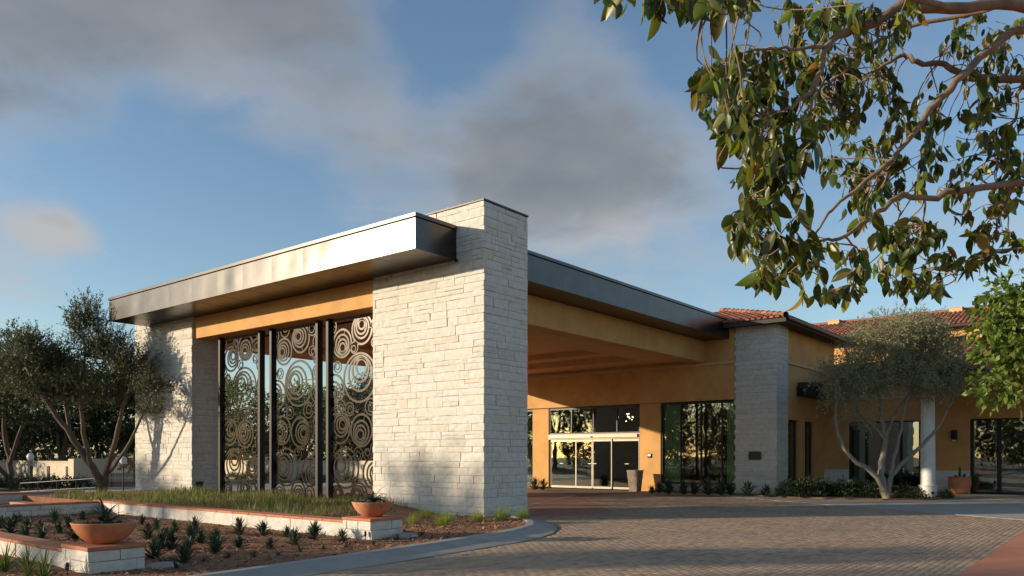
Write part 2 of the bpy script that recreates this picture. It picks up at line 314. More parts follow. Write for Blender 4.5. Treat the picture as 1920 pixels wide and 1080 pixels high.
PF = np.array([(8, 9, 10, 11), (4, 5, 9, 8), (5, 6, 10, 9), (6, 7, 11, 10), (7, 4, 8, 11), (0, 1, 5, 4), (1, 2, 6, 5), (2, 3, 7, 6), (3, 0, 4, 7)])
pm = mesh_of('paver', PV, PF, M['paver'])
for i in near: link(bpy.data.objects.new('paver', pm), driveway, (px_[i], py_[i], .0005+rng.normal(0, .0006)))
n = len(rest); hz = rng.normal(0, .0006, n); tl = rng.normal(0, .0022, (n, 2))
V = np.repeat(PV[None], n, 0); V[:, :, 2] += V[:, :, 0]*tl[:, :1]+V[:, :, 1]*tl[:, 1:]+hz[:, None]; V[:, :, 0] += px_[rest][:, None]; V[:, :, 1] += py_[rest][:, None]
Fq = (PF[None]+np.arange(n)[:, None, None]*12).reshape(-1, 4)
tag(obj('paver_field', V.reshape(-1, 3), Fq, M['paver'], driveway), kind='stuff')
struct(MB().poly(apron, -.02, .006).build('sidewalk', M['pale_concrete']))
struct(MB().poly(rose, -.02, .012).build('rose_walk', M['pink_concrete']))
struct(MB().poly([(-40, -10.68), (-40, -26), (6.6, -26), (6.6, -14), (8.48, -10.68)], -.02, .03).build('red_walk', M['red_concrete']))
# pale bands let into the rose walk and the drive
for q, (p0, p1, w) in enumerate([((1.75, 1.3), (11.6, 5.2), .16), ((4.2, 5.5), (12.6, 6.6), .14)]):
    p0, p1 = np.array(p0), np.array(p1); t = (p1-p0)/np.linalg.norm(p1-p0); nrm = np.array([-t[1], t[0]])*w/2
    struct(MB().poly([p0-nrm, p1-nrm, p1+nrm, p0+nrm], -.01, .017).build('concrete_band', M['pale_concrete']))
# kerb with a sloped face, cast in lengths
oo, ii = resample(outer, 34), resample(inner, 34); m_ = min(len(oo), len(ii)); oo, ii = oo[:m_], ii[:m_]
kerb = struct(MB().poly([tuple(p) for p in np.vstack([oo, ii[::-1]])], -.02, -.001).build('kerb', M['joint']))
for s in range(0, m_-1, 4):
    e_ = min(s+4, m_-1); v = []; fs = []
    for k in range(s, e_+1):
        o2, i2 = oo[k], ii[k]; 
        if k == s: o2, i2 = o2+(oo[k+1]-o2)*.008, i2+(ii[k+1]-i2)*.008
        for t, z in ((0, -.01), (0, .012), (.42, .045), (.70, .10), (.76, .122), (.98, .127), (1.0, .12), (1.0, .0)): v.append((*(o2+(i2-o2)*t), z))
    for k in range(e_-s):
        for j in range(7): fs.append((k*8+j, (k+1)*8+j, (k+1)*8+j+1, k*8+j+1))
    obj('kerb_length', v, fs, M['kerb'], kerb)
# planting beds
bedpts = [tuple(p) for p in ii[::-1]]+[(-30, 16.5), (.3, 16.5), (.95, .4)]
def bed_mesh(name, outline, z, mat, step=.25, amp=.03):
    P = np.array(outline); x0, y0 = P.min(0); x1, y1 = P.max(0); xs = np.arange(x0, x1+step, step); ys = np.arange(y0, y1+step, step); X, Y = np.meshgrid(xs, ys)
    return X, Y
struct(MB().poly(bedpts, -.02, .10).build('mulch_bed', M['soil']))
struct(MB().poly([(18.3, -1.0), (16.35, 1.6), (16.3, 4.3), (16.95, 4.4), (16.98, .6), (18.3, -.95)], .0, .045).build('entrance_bed', M['soil']))
struct(MB().poly([(15.9, .4), (15.2, -2.2), (15.6, -5.4), (16.9, -6.8), (19.6, -6.9), (21.0, -6.2), (23.4, -5.8), (23.4, -1.1), (17.0, -1.1), (16.9, .4)], .0, .05).build('olive_bed', M['soil']))
struct(box('door_bed', M['soil'], None, 16.2, 16.95, 10.4, 13., 0., .05))
# bark chips lying on the mulch
nc = 16000; cx = rng.uniform(-12.5, .4, nc); cy = rng.uniform(-3.4, 9., nc); k = (inside(bedpts, cx, cy)) & ((cx < -5.2) | (cy < .6)); cx, cy = cx[k], cy[k]; n = len(cx)
an = rng.uniform(0, 6.28, n); ln = rng.uniform(.015, .05, n); wd = rng.uniform(.006, .016, n); u = np.c_[np.cos(an), np.sin(an), rng.normal(0, .35, n)]*ln[:, None]; w = np.c_[-np.sin(an), np.cos(an), rng.normal(0, .3, n)]*wd[:, None]
c0 = np.c_[cx, cy, .105+np.abs(rng.normal(0, .008, n))]; V = np.stack([c0-u-w, c0+u-w, c0+u+w, c0-u+w], 1).reshape(-1, 3)
tag(obj('bark_chips', V, np.arange(n*4).reshape(-1, 4), M['chip']), 'loose red brown bark mulch chips over the planting bed', 'mulch', kind='stuff')

# ------------------------------------------------------------------ stonework
def stone_mesh(L, Hh, prot, r, depth=.09):
    """a split-faced block: u 0..L, z 0..Hh, d outward"""
    nu = 2 if L < .35 else 3; nz = 2; g_ = .0045; us = np.linspace(g_, L-g_, nu+1); zs = np.linspace(g_, Hh-g_, nz+1); v = []; f = []; idx = {}
    tilt = r.normal(0, .007)
    for i, u in enumerate(us):
        for j, z in enumerate(zs):
            edge = i in (0, nu) or j in (0, nz); d = prot+tilt*(u/L-.5)+(r.uniform(-.006, .002) if edge else r.uniform(.000, .010))
            idx[i, j] = len(v); v.append((u+(0 if not edge else r.normal(0, .002)), d, z+(0 if not edge else r.normal(0, .003))))
    for i in range(nu):
        for j in range(nz): f.append((idx[i, j], idx[i+1, j], idx[i+1, j+1], idx[i, j+1]))
    ring = [(i, 0) for i in range(nu)]+[(nu, j) for j in range(nz)]+[(i, nz) for i in range(nu, 0, -1)]+[(0, j) for j in range(nz, 0, -1)]
    k = len(v)
    for (i, j) in ring: p = v[idx[i, j]]; v.append((p[0], -depth, p[2]))
    m = len(ring)
    for q in range(m): f.append((k+q, k+(q+1) % m, idx[ring[(q+1) % m]], idx[ring[q]]))
    return np.array(v), f
FACES = {'-X': ((0, -1, 0), (-1, 0, 0)), '-Y': ((1, 0, 0), (0, -1, 0)), '+X': ((0, 1, 0), (1, 0, 0)), '+Y': ((-1, 0, 0), (0, 1, 0))}   # (along, outward)
def courses(h, r, lo, hi):
    zs = [0.]
    while zs[-1] < h-.001:
        d = r.uniform(lo, hi)
        if h-zs[-1]-d < lo*.8: d = h-zs[-1]
        zs.append(zs[-1]+d)
    return zs
def masonry(parent, x0, x1, y0, y1, z0, h, faces, joined, seed, lo=.13, hi=.27, lmin=.28, lmax=1.0, mat=None, split=.25):
    """stones over the faces of a block; faces -> one object each, joined -> one mesh"""
    r = np.random.default_rng(seed); zs = courses(h, r, lo, hi); sv, sf = [], []
    for fn in list(faces)+list(joined):
        al, ou = np.array(FACES[fn][0], float), np.array(FACES[fn][1], float); L = (y1-y0) if fn in ('-X', '+X') else (x1-x0)
        start = {'-X': (x0, y1), '-Y': (x0, y0), '+X': (x1, y0), '+Y': (x1, y1)}[fn]; st = np.array([start[0], start[1], z0])
        for ci in range(len(zs)-1):
            za, zb = zs[ci], zs[ci+1]; u = 0.; first = True; own = (ci % 2 == 0) == (fn in ('-X', '+X'))
            ua, ub = (-.02, L+.02) if own else (.045, L-.045); u = ua      # alternate which face turns the corner
            while u < ub-.001:
                l = r.uniform(lmin, lmax)
                if ub-u-l < lmin*.8: l = ub-u
                parts = [(za, zb)]
                if zb-za > .2 and r.random() < split: zm = za+(zb-za)*r.uniform(.4, .6); parts = [(za, zm), (zm, zb)]
                for (a1, b1) in parts:
                    v, f = stone_mesh(l, b1-a1, max(.004, r.normal(.011, .0042)), r)
                    if own and abs(u-ua) < 1e-6 or own and abs(u+l-ub) < 1e-6: pass
                    W = st+np.outer(v[:, 0]+u, al)+np.outer(v[:, 1], ou)+np.outer(v[:, 2]+a1, (0, 0, 1.))
                    if fn in faces: obj('stone', W, f, mat or M['stone'], parent, origin=W.mean(0))
                    else: k = len(sv); sv += list(W); sf += [tuple(i+k for i in q) for q in f]
                u += l
    if sv: tag(obj('stonework', sv, sf, mat or M['stone'], parent), kind='stuff')
def stone_pier(label, x0, x1, y0, y1, z0, h, faces, joined, seed, group=None):
    t = thing('stone_pier', label, 'stone pier', ((x0+x1)/2, (y0+y1)/2, z0), group)
    box('mortar_core', M['stone_core'], t, x0+.012, x1-.012, y0+.012, y1-.012, z0, z0+h-.01)
    masonry(t, x0, x1, y0, y1, z0, h, faces, joined, seed); return t
p1 = stone_pier('tall white limestone pier rising through the roof at the front corner of the canopy', 0, 1.73, 0, 4.06, .02, 7.86, ['-X', '-Y'], ['+X', '+Y'], 3)
cp = MB().box(-.035, 1.765, -.035, 4.095, 7.885, 7.935, b=.006).build('coping', M['metal_dark'], p1)
for k in range(9): box('cleat', M['metal_dark'], p1, .0, .05, .35+k*.42, .40+k*.42, 7.93, 7.962)
p2 = stone_pier('white limestone pier at the far left end of the canopy, behind the leaning olive', 0, 1.1, 13.78, 18.0, .02, 7.0, ['-X', '-Y'], ['+X', '+Y'], 11)
p3 = stone_pier('narrow limestone pier with a bronze plaque, beside the hotel entrance glazing', 16.88, 18.2, -1.11, .66, .02, 7.02, ['-X', '-Y'], ['+X'], 19)
pq = thing('wall_plaque', 'small dark bronze plaque fixed to the limestone pier by the entrance', 'plaque', (16.84, -.23, 1.45))
box('plate', M['plaque'], pq, 16.80, 16.835, -.49, .03, 1.45, 1.78, b=.006); 
for k in range(2): box('bolt', M['steel'], pq, 16.794, 16.80, -.47+k*.46, -.45+k*.46, 1.745, 1.765)
ob = thing('outlet_box', 'small dark utility box low on the shaded return of the far pier', 'utility box', (.3, 13.75, .6)); box('cover', M['metal_dark'], ob, .14, .38, 13.69, 13.74, .35, .65, b=.008); box('hood', M['metal_dark'], ob, .12, .40, 13.66, 13.75, .652, .675)

# ------------------------------------------------------------------ canopy roof over the drive
cn = thing('canopy_roof', 'wide flat canopy roof with bright metal fascia and ochre stucco beams', 'canopy', (7.5, 9, 5.6))
ZB, ZT, X0, X1, Y0, Y1 = 6.56, 7.41, -1.45, 17.62, .90, 17.0
MB().box(X0+.04, X1, Y0+.04, Y1-.04, ZB+.02, ZT-.02).build('roof_slab', M['metal_dark'], cn)
def panel(name, p0, p1, z0, z1, outv, seed, nu=8, nz=4, amp=.0035):
    r = np.random.default_rng(seed); p0, p1 = np.array(p0, float), np.array(p1, float); L = np.linalg.norm(p1-p0); v = []; f = []
    a1, a2, a3 = r.normal(0, amp, 3); ph = r.uniform(0, 6.28, 3)
    for i in range(nu+1):
        for j in range(nz+1):
            s, t = i/nu, j/nz; e_ = math.sin(math.pi*s)*math.sin(math.pi*t)
            d = e_*(a1+a2*math.sin(2*math.pi*s+ph[0])+a3*math.sin(3*math.pi*s*.8+ph[1])); q = p0+(p1-p0)*s+np.array(outv)*d; v.append((q[0], q[1], z0+(z1-z0)*t))
    for i in range(nu):
        for j in range(nz): f.append((i*(nz+1)+j, (i+1)*(nz+1)+j, (i+1)*(nz+1)+j+1, i*(nz+1)+j+1))
    return obj(name, v, f, M['metal'], cn, smooth=True)
npn = 11
for k in range(npn):
    ya, yb = Y1-(Y1-Y0)*k/npn, Y1-(Y1-Y0)*(k+1)/npn; panel('fascia_panel', (X0, ya-.002, 0), (X0, yb+.002, 0), ZB, 7.30, (-1, 0, 0), 100+k)
panel('fascia_panel', (X0+.003, Y0, 0), (0-.02, Y0, 0), ZB, 7.30, (0, -1, 0), 130)
npn = 11
for k in range(npn):
    xa, xb = 1.76+(X1-1.76)*k/npn, 1.76+(X1-1.76)*(k+1)/npn; panel('fascia_panel', (xa+.002, Y0, 0), (xb-.002, Y0, 0), ZB, 7.30, (0, -1, 0), 140+k)
box('back_fascia', M['metal'], cn, X0+.02, X1, Y1-.03, Y1, ZB, 7.30)
for nm, a_ in (('cap_flashing', (X0-.03, X0+.05, Y0-.03, Y1+.03)), ('cap_flashing', (X0+.05, -.03, Y0-.03, Y0+.05)), ('cap_flashing', (1.77, X1, Y0-.03, Y0+.05)), ('cap_flashing', (X0+.05, X1, Y1-.05, Y1+.03))):
    box(nm, M['metal'], cn, *a_, 7.325, ZT+.01, b=.004)
box('drip_edge', M['metal_dark'], cn, -.06, -.022, Y0-.05, Y0+.02, ZB-.06, ZB+.02); box('drip_edge', M['metal_dark'], cn, X1-.04, X1+.04, Y0-.05, Y0-.003, ZB-.06, ZB+.02)
sf = MB().add([(X0+.01, Y0+.01, ZB), (X0+.01, Y1-.04, ZB), (X1, Y1-.04, ZB), (X1, Y0+.01, ZB)], [(0, 1, 2, 3)]).build('soffit', M['soffit'], cn)
for yy in np.arange(Y0+1.46, Y1, 1.46): box('soffit_seam', M['metal_dark'], cn, X0+.03, .0, yy-.006, yy+.006, ZB-.004, ZB-.0005)
BB = 5.80
box('stucco_beam', M['stucco'], cn, .10, 1.25, 4.07, 13.77, BB, ZB-.002, b=.012)
box('stucco_beam', M['stucco'], cn, 1.74, 16.88, 2.0, 2.7, 5.64, ZB-.002, b=.012)
box('stucco_beam', M['stucco'], cn, 1.12, 16.88, 14.75, 15.3, 5.745, ZB-.002, b=.012)
# ceiling: a two-step tray
ce = MB(); z = 5.75
def ringq(x0, x1, y0, y1, a0, a1, b0, b1, za, zb):
    O = [(x0, y0), (x1, y0), (x1, y1), (x0, y1)]; I = [(a0, b0), (a1, b0), (a1, b1), (a0, b1)]
    for i in range(4): j = (i+1) % 4; ce.add([(*O[i], za), (*O[j], za), (*I[j], zb), (*I[i], zb)], [(3, 2, 1, 0)])
ringq(1.25, 16.88, 2.7, 14.75, 3.4, 15.2, 4.4, 13.4, z, z); ringq(3.4, 15.2, 4.4, 13.4, 3.4, 15.2, 4.4, 13.4, z, z+.26)
ringq(3.4, 15.2, 4.4, 13.4, 4.4, 14.1, 5.4, 12.4, z+.26, z+.26); ringq(4.4, 14.1, 5.4, 12.4, 4.4, 14.1, 5.4, 12.4, z+.26, z+.50)
ce.add([(4.4, 5.4, z+.5), (14.1, 5.4, z+.5), (14.1, 12.4, z+.5), (4.4, 12.4, z+.5)], [(3, 2, 1, 0)])
ce.build('ceiling', M['ceiling'], cn)
for (dx, dy, dz) in ((15.8, 5.2, z), (15.8, 8.2, z), (15.8, 11.4, z), (2.4, 4.2, z), (6.2, 3.5, z), (10, 3.5, z), (7, 8, z+.5), (11, 8, z+.5)):
    MB().lathe([(.075, -.001), (.10, -.001), (.10, -.012), (.07, -.014)], (dx, dy, dz), 16).build('downlight', M['white_trim'], cn)

# ------------------------------------------------------------------ ring screens
def ring_screen(label, ya, yb, seed):
    X = .62; z0, z1 = .16, 5.76; t = thing('ring_screen', label, 'screen', (X, (ya+yb)/2, z0), 'laser-cut ring screens between the piers'); W = ya-yb
    for y in (ya-.06, yb+.06): box('post', M['black_steel'], t, X-.14, X+.06, y-.06, y+.06, z0-.1, z1+.03, b=.006)
    box('top_rail', M['black_steel'], t, X-.03, X+.03, yb+.121, ya-.121, z1-.05, z1); box('bottom_rail', M['black_steel'], t, X-.03, X+.03, yb+.121, ya-.121, z0, z0+.05)
    r = np.random.default_rng(seed); ia, ib = .13, W-.13
    C_ = [(.62, .76, .42), (1.52, .42, .44), (2.10, .86, .15), (1.42, 1.84, .72), (.22, 2.15, .47), (.40, 1.46, .17), (.96, 2.76, .20), (1.92, 2.72, .24), (.52, 3.32, .46), (1.50, 3.40, .47), (2.10, 3.96, .20), (.76, 4.52, .60), (2.02, 4.66, .45), (1.38, 5.32, .36), (.36, 5.36, .30), (.10, .22, .24), (1.36, 4.10, .20)]
    tries = 0
    while tries < 420:
        tries += 1; u, v = r.uniform(ia, ib), r.uniform(.05, 5.5); d = min(math.hypot(u-a, v-b)-q for a, b, q in C_)
        if .15 < d: C_.append((u, v, min(d+.008, .24)))
    def clip(u, v): return ia-.02 <= u <= ib+.02 and .03 <= v <= z1-z0-.03
    for (cu, cv, rad) in C_:
        mb = MB(); k = r.uniform(0, 6.28); rings = [(0, 0, rad, max(.036, min(.065, rad*.16)))]
        if rad > .14:
            ox = oy = 0.; rr = rad
            for sc in ((.72, .50, .32) if rad > .28 else (.55,)):
                nr = rad*sc; wd = max(.032, min(.068, rad*.14)); off = (rr-nr)*r.uniform(.25, .8); k += r.uniform(-.7, .7); ox += math.cos(k)*off; oy += math.sin(k)*off; rings.append((ox, oy, nr, wd)); rr = nr
        for (ox, oy, R_, wd) in rings:
            nseg = 40 if R_ > .2 else 22
            for s in range(nseg):
                a1, a2 = 2*math.pi*s/nseg, 2*math.pi*(s+1)/nseg; am = (a1+a2)/2
                if not clip(cu+ox+math.cos(am)*R_, cv+oy+math.sin(am)*R_): continue
                q = []
                for dx in (-.008, .008):
                    for (a_, rr_) in ((a1, R_-wd/2), (a2, R_-wd/2), (a2, R_+wd/2), (a1, R_+wd/2)):
                        q.append((X+dx, ya-(cu+ox+math.cos(a_)*rr_), z1-(cv+oy+math.sin(a_)*rr_)))
                mb.add(q, [(0, 1, 2, 3), (7, 6, 5, 4), (0, 4, 5, 1), (2, 6, 7, 3)])
        # short webs tie the loose inner rings to the outer one
        for (q0, q1) in zip(rings[:-1], rings[1:]):
            th = r.uniform(0, 6.28); A = (cu+q0[0]+math.cos(th)*q0[2], cv+q0[1]+math.sin(th)*q0[2]); B = (cu+q1[0]+math.cos(th)*q1[2], cv+q1[1]+math.sin(th)*q1[2])
            if clip(*A) and clip(*B):
                d = np.array(B)-np.array(A); l = np.linalg.norm(d)
                if l > .02:
                    nn = np.array([-d[1], d[0]])/l*.012; Q = [np.array(A)-nn, np.array(B)-nn, np.array(B)+nn, np.array(A)+nn]
                    mb.add([(X+dx, ya-p[0], z1-p[1]) for dx in (-.007, .007) for p in Q], [(0, 1, 2, 3), (7, 6, 5, 4), (0, 4, 5, 1), (2, 6, 7, 3)])
        if mb.v: mb.build('ring_motif', M['screen'], t)
ring_screen('black framed screen of cut metal rings, leftmost of three, next to the far pier', 12.87, 10.30, 5)
ring_screen('black framed screen of cut metal rings, middle of the three under the beam', 9.76, 7.20, 6)
ring_screen('black framed screen of cut metal rings, partly hidden behind the front stone pier', 6.80, 4.24, 8)

# ------------------------------------------------------------------ hotel entrance wing
hb = thing('hotel_building', 'ochre stucco hotel entrance wing with glass doors and red tile roof', 'building', (20, 5, 0))
box('upper_wall', M['stucco'], hb, 16.90, 17.35, .67, 17.5, 4.0, 7.0)
box('cornice', M['stucco_trim'], hb, 16.82, 16.899, .67, 15.6, 5.50, 5.63, b=.01)
for ya, yb in ((10.45, 11.44), (4.21, 5.27), (13.4, 17.5)): box('pilaster', M['stucco'], hb, 17.03, 17.5, ya, yb, 0, 3.999)
box('head_frame', M['metal_dark'], hb, 17.06, 17.30, .67, 13.39, 3.94, 3.998)
def curtain(parent, x, y0, y1, z0, z1, amp=.05, per=.14):
    v, f = [], []; n = int((y1-y0)/per*6)
    for i in range(n+1):
        y = y0+(y1-y0)*i/n; d = amp*math.sin(i/6*2*math.pi)+amp*.4*math.sin(i*.7)
        v += [(x+d, y, z0), (x+d*.8, y, z1)]
    for i in range(n): f.append((2*i, 2*i+2, 2*i+3, 2*i+1))
    return obj('curtain', v, f, M['curtain'], parent, smooth=True)
def glazing(name, X, ys, z0, z1, parent, frame, bars=(), gm='glass', fw=.05, sill=0.):
    """a window facing -X: uprights at ys, a pane between each pair"""
    w = MB().box(X-.05, X+.05, min(ys), max(ys), z1-.05, z1).build(name, frame, parent)
    for i, y in enumerate(ys): box('mullion', frame, w, X-.051, X+.051, y-fw/2, y+fw/2, z0, z1-.051)
    box('bottom_rail', frame, w, X-.049, X+.049, min(ys)+fw/2, max(ys)-fw/2, z0, z0+.07)
    for zb in bars: box('transom', frame, w, X-.045, X+.045, min(ys)+fw/2, max(ys)-fw/2, zb-.03, zb+.03)
    for a, b in zip(ys[:-1], ys[1:]): box('pane', M[gm], w, X-.004, X+.004, a+fw/2, b-fw/2, z0+.07, z1-.052)
    return w
# sliding entrance doors with transom lights above
dr = MB().box(17.02, 17.22, 5.28, 10.44, 2.42, 2.66).build('entrance_door', M['alu'], hb)
box('header_box', M['alu'], dr, 16.94, 17.019, 5.36, 10.40, 2.47, 2.63, b=.008); box('sensor', M['black_steel'], dr, 16.90, 16.939, 7.80, 7.90, 2.50, 2.55)
for y in (5.30, 10.42): box('jamb', M['metal_dark'], dr, 17.08, 17.20, y-.03, y+.03, .0, 2.42)
for k, (a, b) in enumerate(((8.84, 10.39), (7.87, 8.84), (6.78, 7.86), (5.33, 6.80))):
    xx = 17.13 if k in (0, 3) else 17.08
    box('leaf_stile', M['alu'], dr, xx-.02, xx+.02, b-.045, b-.005, .06, 2.40); box('leaf_stile', M['alu'], dr, xx-.02, xx+.02, a+.005, a+.045, .06, 2.40)
    box('leaf_rail', M['alu'], dr, xx-.019, xx+.019, a+.046, b-.046, .04, .14); box('leaf_rail', M['alu'], dr, xx-.019, xx+.019, a+.046, b-.046, 2.30, 2.40)
    box('pane', M['glass'], dr, xx-.004, xx+.004, a+.046, b-.046, .141, 2.299)
for y0_, y1_ in ((9.55, 9.75), (7.62, 7.84), (7.88, 8.10), (5.85, 6.05)): box('door_pull', M['pane_white'], dr, 17.015, 17.04, y0_, y1_, 1.22, 1.25)
tw = glazing('transom_window', 17.13, [5.32, 6.52, 7.83, 9.10, 10.40], 2.661, 3.93, hb, M['metal_dark'])
gw = glazing('window', 17.13, [.72, 1.32, 2.28, 3.24, 4.17], .36, 3.93, hb, M['metal_dark'])
box('sill', M['pale_concrete'], gw, 17.0, 17.3, .70, 4.20, .0, .355)
curtain(gw, 17.27, 3.25, 4.15, .38, 3.9, .04); curtain(gw, 17.30, .75, 1.2, .38, 3.9, .04)
gl2 = glazing('window', 17.13, [11.47, 12.4, 13.36], .05, 3.93, hb, M['metal_dark']); curtain(gl2, 17.5, 11.5, 12.3, .06, 3.9)
# room behind the glass
rm = MB(); rm.add([(17.3, .7, .02), (24, .7, .02), (24, 17, .02), (17.3, 17, .02)], [(0, 1, 2, 3)]); rm.add([(24, .7, .02), (24, 17, .02), (24, 17, 4.2), (24, .7, 4.2)], [(0, 1, 2, 3)])
rm.add([(17.3, .7, 4.2), (24, .7, 4.2), (24, 17, 4.2), (17.3, 17, 4.2)], [(3, 2, 1, 0)]); rm.add([(17.3, .7, 0), (24, .7, 0), (24, .7, 4.2), (17.3, .7, 4.2)], [(3, 2, 1, 0)]); rm.add([(17.3, 17, 0), (24, 17, 0), (24, 17, 4.2), (17.3, 17, 4.2)], [(0, 1, 2, 3)])
rm.build('lobby', M['room'], hb)
ch = thing('chandelier', 'cluster of small lit glass pendants glowing behind the right transom pane', 'chandelier', (20, 7.6, 3.0))
MB().lathe([(.0, 0), (.35, .0), (.35, .04), (.0, .04)], (20.2, 7.6, 4.10), 20).build('ceiling_plate', M['metal_dark'], ch)
for k in range(12):
    a_, q = rng.uniform(0, 6.28), rng.uniform(.1, .9); p = (20.2+math.cos(a_)*q*.6, 7.6+math.sin(a_)*q, rng.uniform(3.3, 3.75)); pe = MB().lathe([(.001, -.03), (.024, -.015), (.028, 0), (.02, .02), (.001, .03)], p, 8).build('pendant', M['bulb'], ch)
    box('wire', M['metal_dark'], pe, p[0]-.004, p[0]+.004, p[1]-.004, p[1]+.004, p[2]+.03, 4.1)
ck = thing('check_in_desk', 'dark low desk standing inside behind the entrance glazing', 'desk', (20, 3, 0)); box('body', M['timber'], ck, 19.6, 20.3, 1.6, 4.0, .02, 1.0); box('top', M['alu'], ck, 19.55, 20.35, 1.55, 4.05, 1.0, 1.05)
# side wall of the wing, facing -Y, with a dark window
box('side_wall', M['stucco'], hb, 18.21, 25.0, -1.0, -.6, 3.15, 7.0); box('side_wall', M['stucco'], hb, 19.9, 20.7, -1.0, -.6, 0, 3.149); box('side_wall', M['stucco'], hb, 22.0, 23.55, -1.0, -.6, 0, 3.149)
box('string_course', M['stucco_trim'], hb, 18.21, 25.0, -1.06, -1.001, 5.50, 5.64, b=.01)
for (a, b) in ((18.25, 19.9), (20.7, 22.0)):
    w = box('window', M['metal_dark'], hb, a, b, -.86, -.78, 3.05, 3.149)
    for x in (a+.04, (a+b)/2, b-.04): box('mullion', M['metal_dark'], w, x-.035, x+.035, -.87, -.77, .06, 3.049)
    for x0_, x1_ in ((a+.075, (a+b)/2-.035), ((a+b)/2+.035, b-.075)): box('pane', M['glass_dark'], w, x0_, x1_, -.824, -.816, .06, 3.05)
# porch front facing -X
PX = 23.5
box('porch_wall', M['stucco'], hb, PX, PX+.35, -15.0, -1.0, 3.18, 5.9)
for a, b in ((-2.10, -1.001), (-7.0, -5.12)):
    box('porch_wall', M['stucco'], hb, PX, PX+.35, a, b, .0, 3.179)
    box('wainscot', M['white_trim'], hb, PX-.05, PX-.001, a, b, .0, .90); box('wainscot_cap', M['white_trim'], hb, PX-.08, PX-.0015, a, b, .901, .97, b=.01)
box('porch_wall', M['stucco'], hb, PX, PX+.35, -15, -11.4, .0, 3.179)
box('cornice', M['stucco_trim'], hb, PX-.07, PX-.001, -15, -1.01, 4.16, 4.30, b=.012)
pw = glazing('porch_window', PX+.1, [-5.08, -4.3, -3.55, -2.85, -2.14], .08, 3.17, hb, M['black_steel'], (), 'glass_dark', .12); curtain(pw, PX+.25, -2.85, -2.2, .1, 3.1, .04)
dw = glazing('glass_doors', PX+.1, [-11.36, -10.2, -9.15, -8.05, -7.04], .03, 3.17, hb, M['black_steel'], (), 'glass_dark', .16)
for y in (-8.05, -9.15): box('push_bar', M['black_steel'], dw, PX-.0, PX+.03, y-.95, y-.16, 1.02, 1.06)
rm2 = MB().add([(PX+.36, -15, 0), (30, -15, 0), (30, -1, 0), (PX+.36, -1, 0), (30, -15, 3.4), (30, -1, 3.4), (PX+.36, -15, 3.4), (PX+.36, -1, 3.4)], [(0, 1, 2, 3), (1, 4, 5, 2), (6, 7, 5, 4), (3, 2, 5, 7), (0, 6, 4, 1)]).build('back_room', M['room'], hb)
# porch beam and columns
box('porch_beam', M['stucco'], hb, 18.6, 19.2, -15, -4.6, 4.25, 4.70, b=.01)
for yc in (-6.25, -11.4):
    c = MB().lathe([(.34, 0), (.34, .10), (.31, .12), (.31, .42), (.33, .44), (.33, .48), (.265, .50), (.255, 2.2), (.235, 3.85), (.27, 3.88), (.27, 3.94), (.25, 3.96), (.25, 4.02), (.33, 4.10), (.33, 4.249)], (18.9, yc, 0), 28).build('column', M['white_trim'], hb, smooth=False)
# barrel tile roofs
def tile_slope(parent, o, u, v, nu, nv, keepf, pu=.25, pv=.38, name='roof_tiles', r0=.085):
    """half-round tiles: o = eave corner, u along the eave, v up the slope (unit)"""
    o, u, v = (np.array(q, float) for q in (o, u, v)); nrm = np.cross(u, v); nrm *= np.sign(nrm[2]); V, Fc = [], []; r = np.random.default_rng(4)
    for i in range(nu):
        for j in range(nv):
            c = o+u*(i+.5)*pu+v*j*pv
            if not keepf(c+v*pv*.5): continue
            k = len(V); jit = r.normal(0, .006)
            for (t, rr, lift) in ((-.03, r0*1.08, .035), (pv+.03, r0*.88, .012)):
                for a_ in np.linspace(0, math.pi, 6): V.append(c+v*t+u*(math.cos(a_)*rr+jit)+nrm*(math.sin(a_)*rr*1.05+lift))
            for q in range(5): Fc.append((k+q, k+q+1, k+6+q+1, k+6+q))
            Fc.append((k, k+1, k+2, k+3)); Fc.append((k, k+3, k+4, k+5))
    o_ = obj(name, V, Fc, M['tile'], parent); o_['kind'] = 'stuff'; return o_
EX0, EY0, EX1, EY1, EZ, SL = 16.28, -1.72, 26.0, 18.4, 7.10, .30
rb = MB(); hw = (EX1-EX0)/2; rz = EZ+hw*SL
A_, B_, C2, D_ = (EX0, EY0, EZ), (EX1, EY0, EZ), (EX1, EY1, EZ), (EX0, EY1, EZ); R0_, R1_ = (EX0+hw, EY0+hw, rz), (EX0+hw, EY1-hw, rz)
rb.add([A_, B_, C2, D_, R0_, R1_], [(0, 1, 4), (1, 2, 5, 4), (2, 3, 5), (3, 0, 4, 5)])
roof = rb.build('tile_roof', M['tile'], hb)
sl_ = math.hypot(1, SL)
tile_slope(roof, (EX0, 8.0, EZ), (0, -1, 0), (1/sl_, 0, SL/sl_), 39, 12, lambda c: (c[0]-EX0) < (c[1]-EY0)+.05 and c[1] > EY0)
tile_slope(roof, (EX0, EY0, EZ), (1, 0, 0), (0, 1/sl_, SL/sl_), 39, 12, lambda c: (c[1]-EY0) < (c[0]-EX0)+.05 and c[0] < EX1)
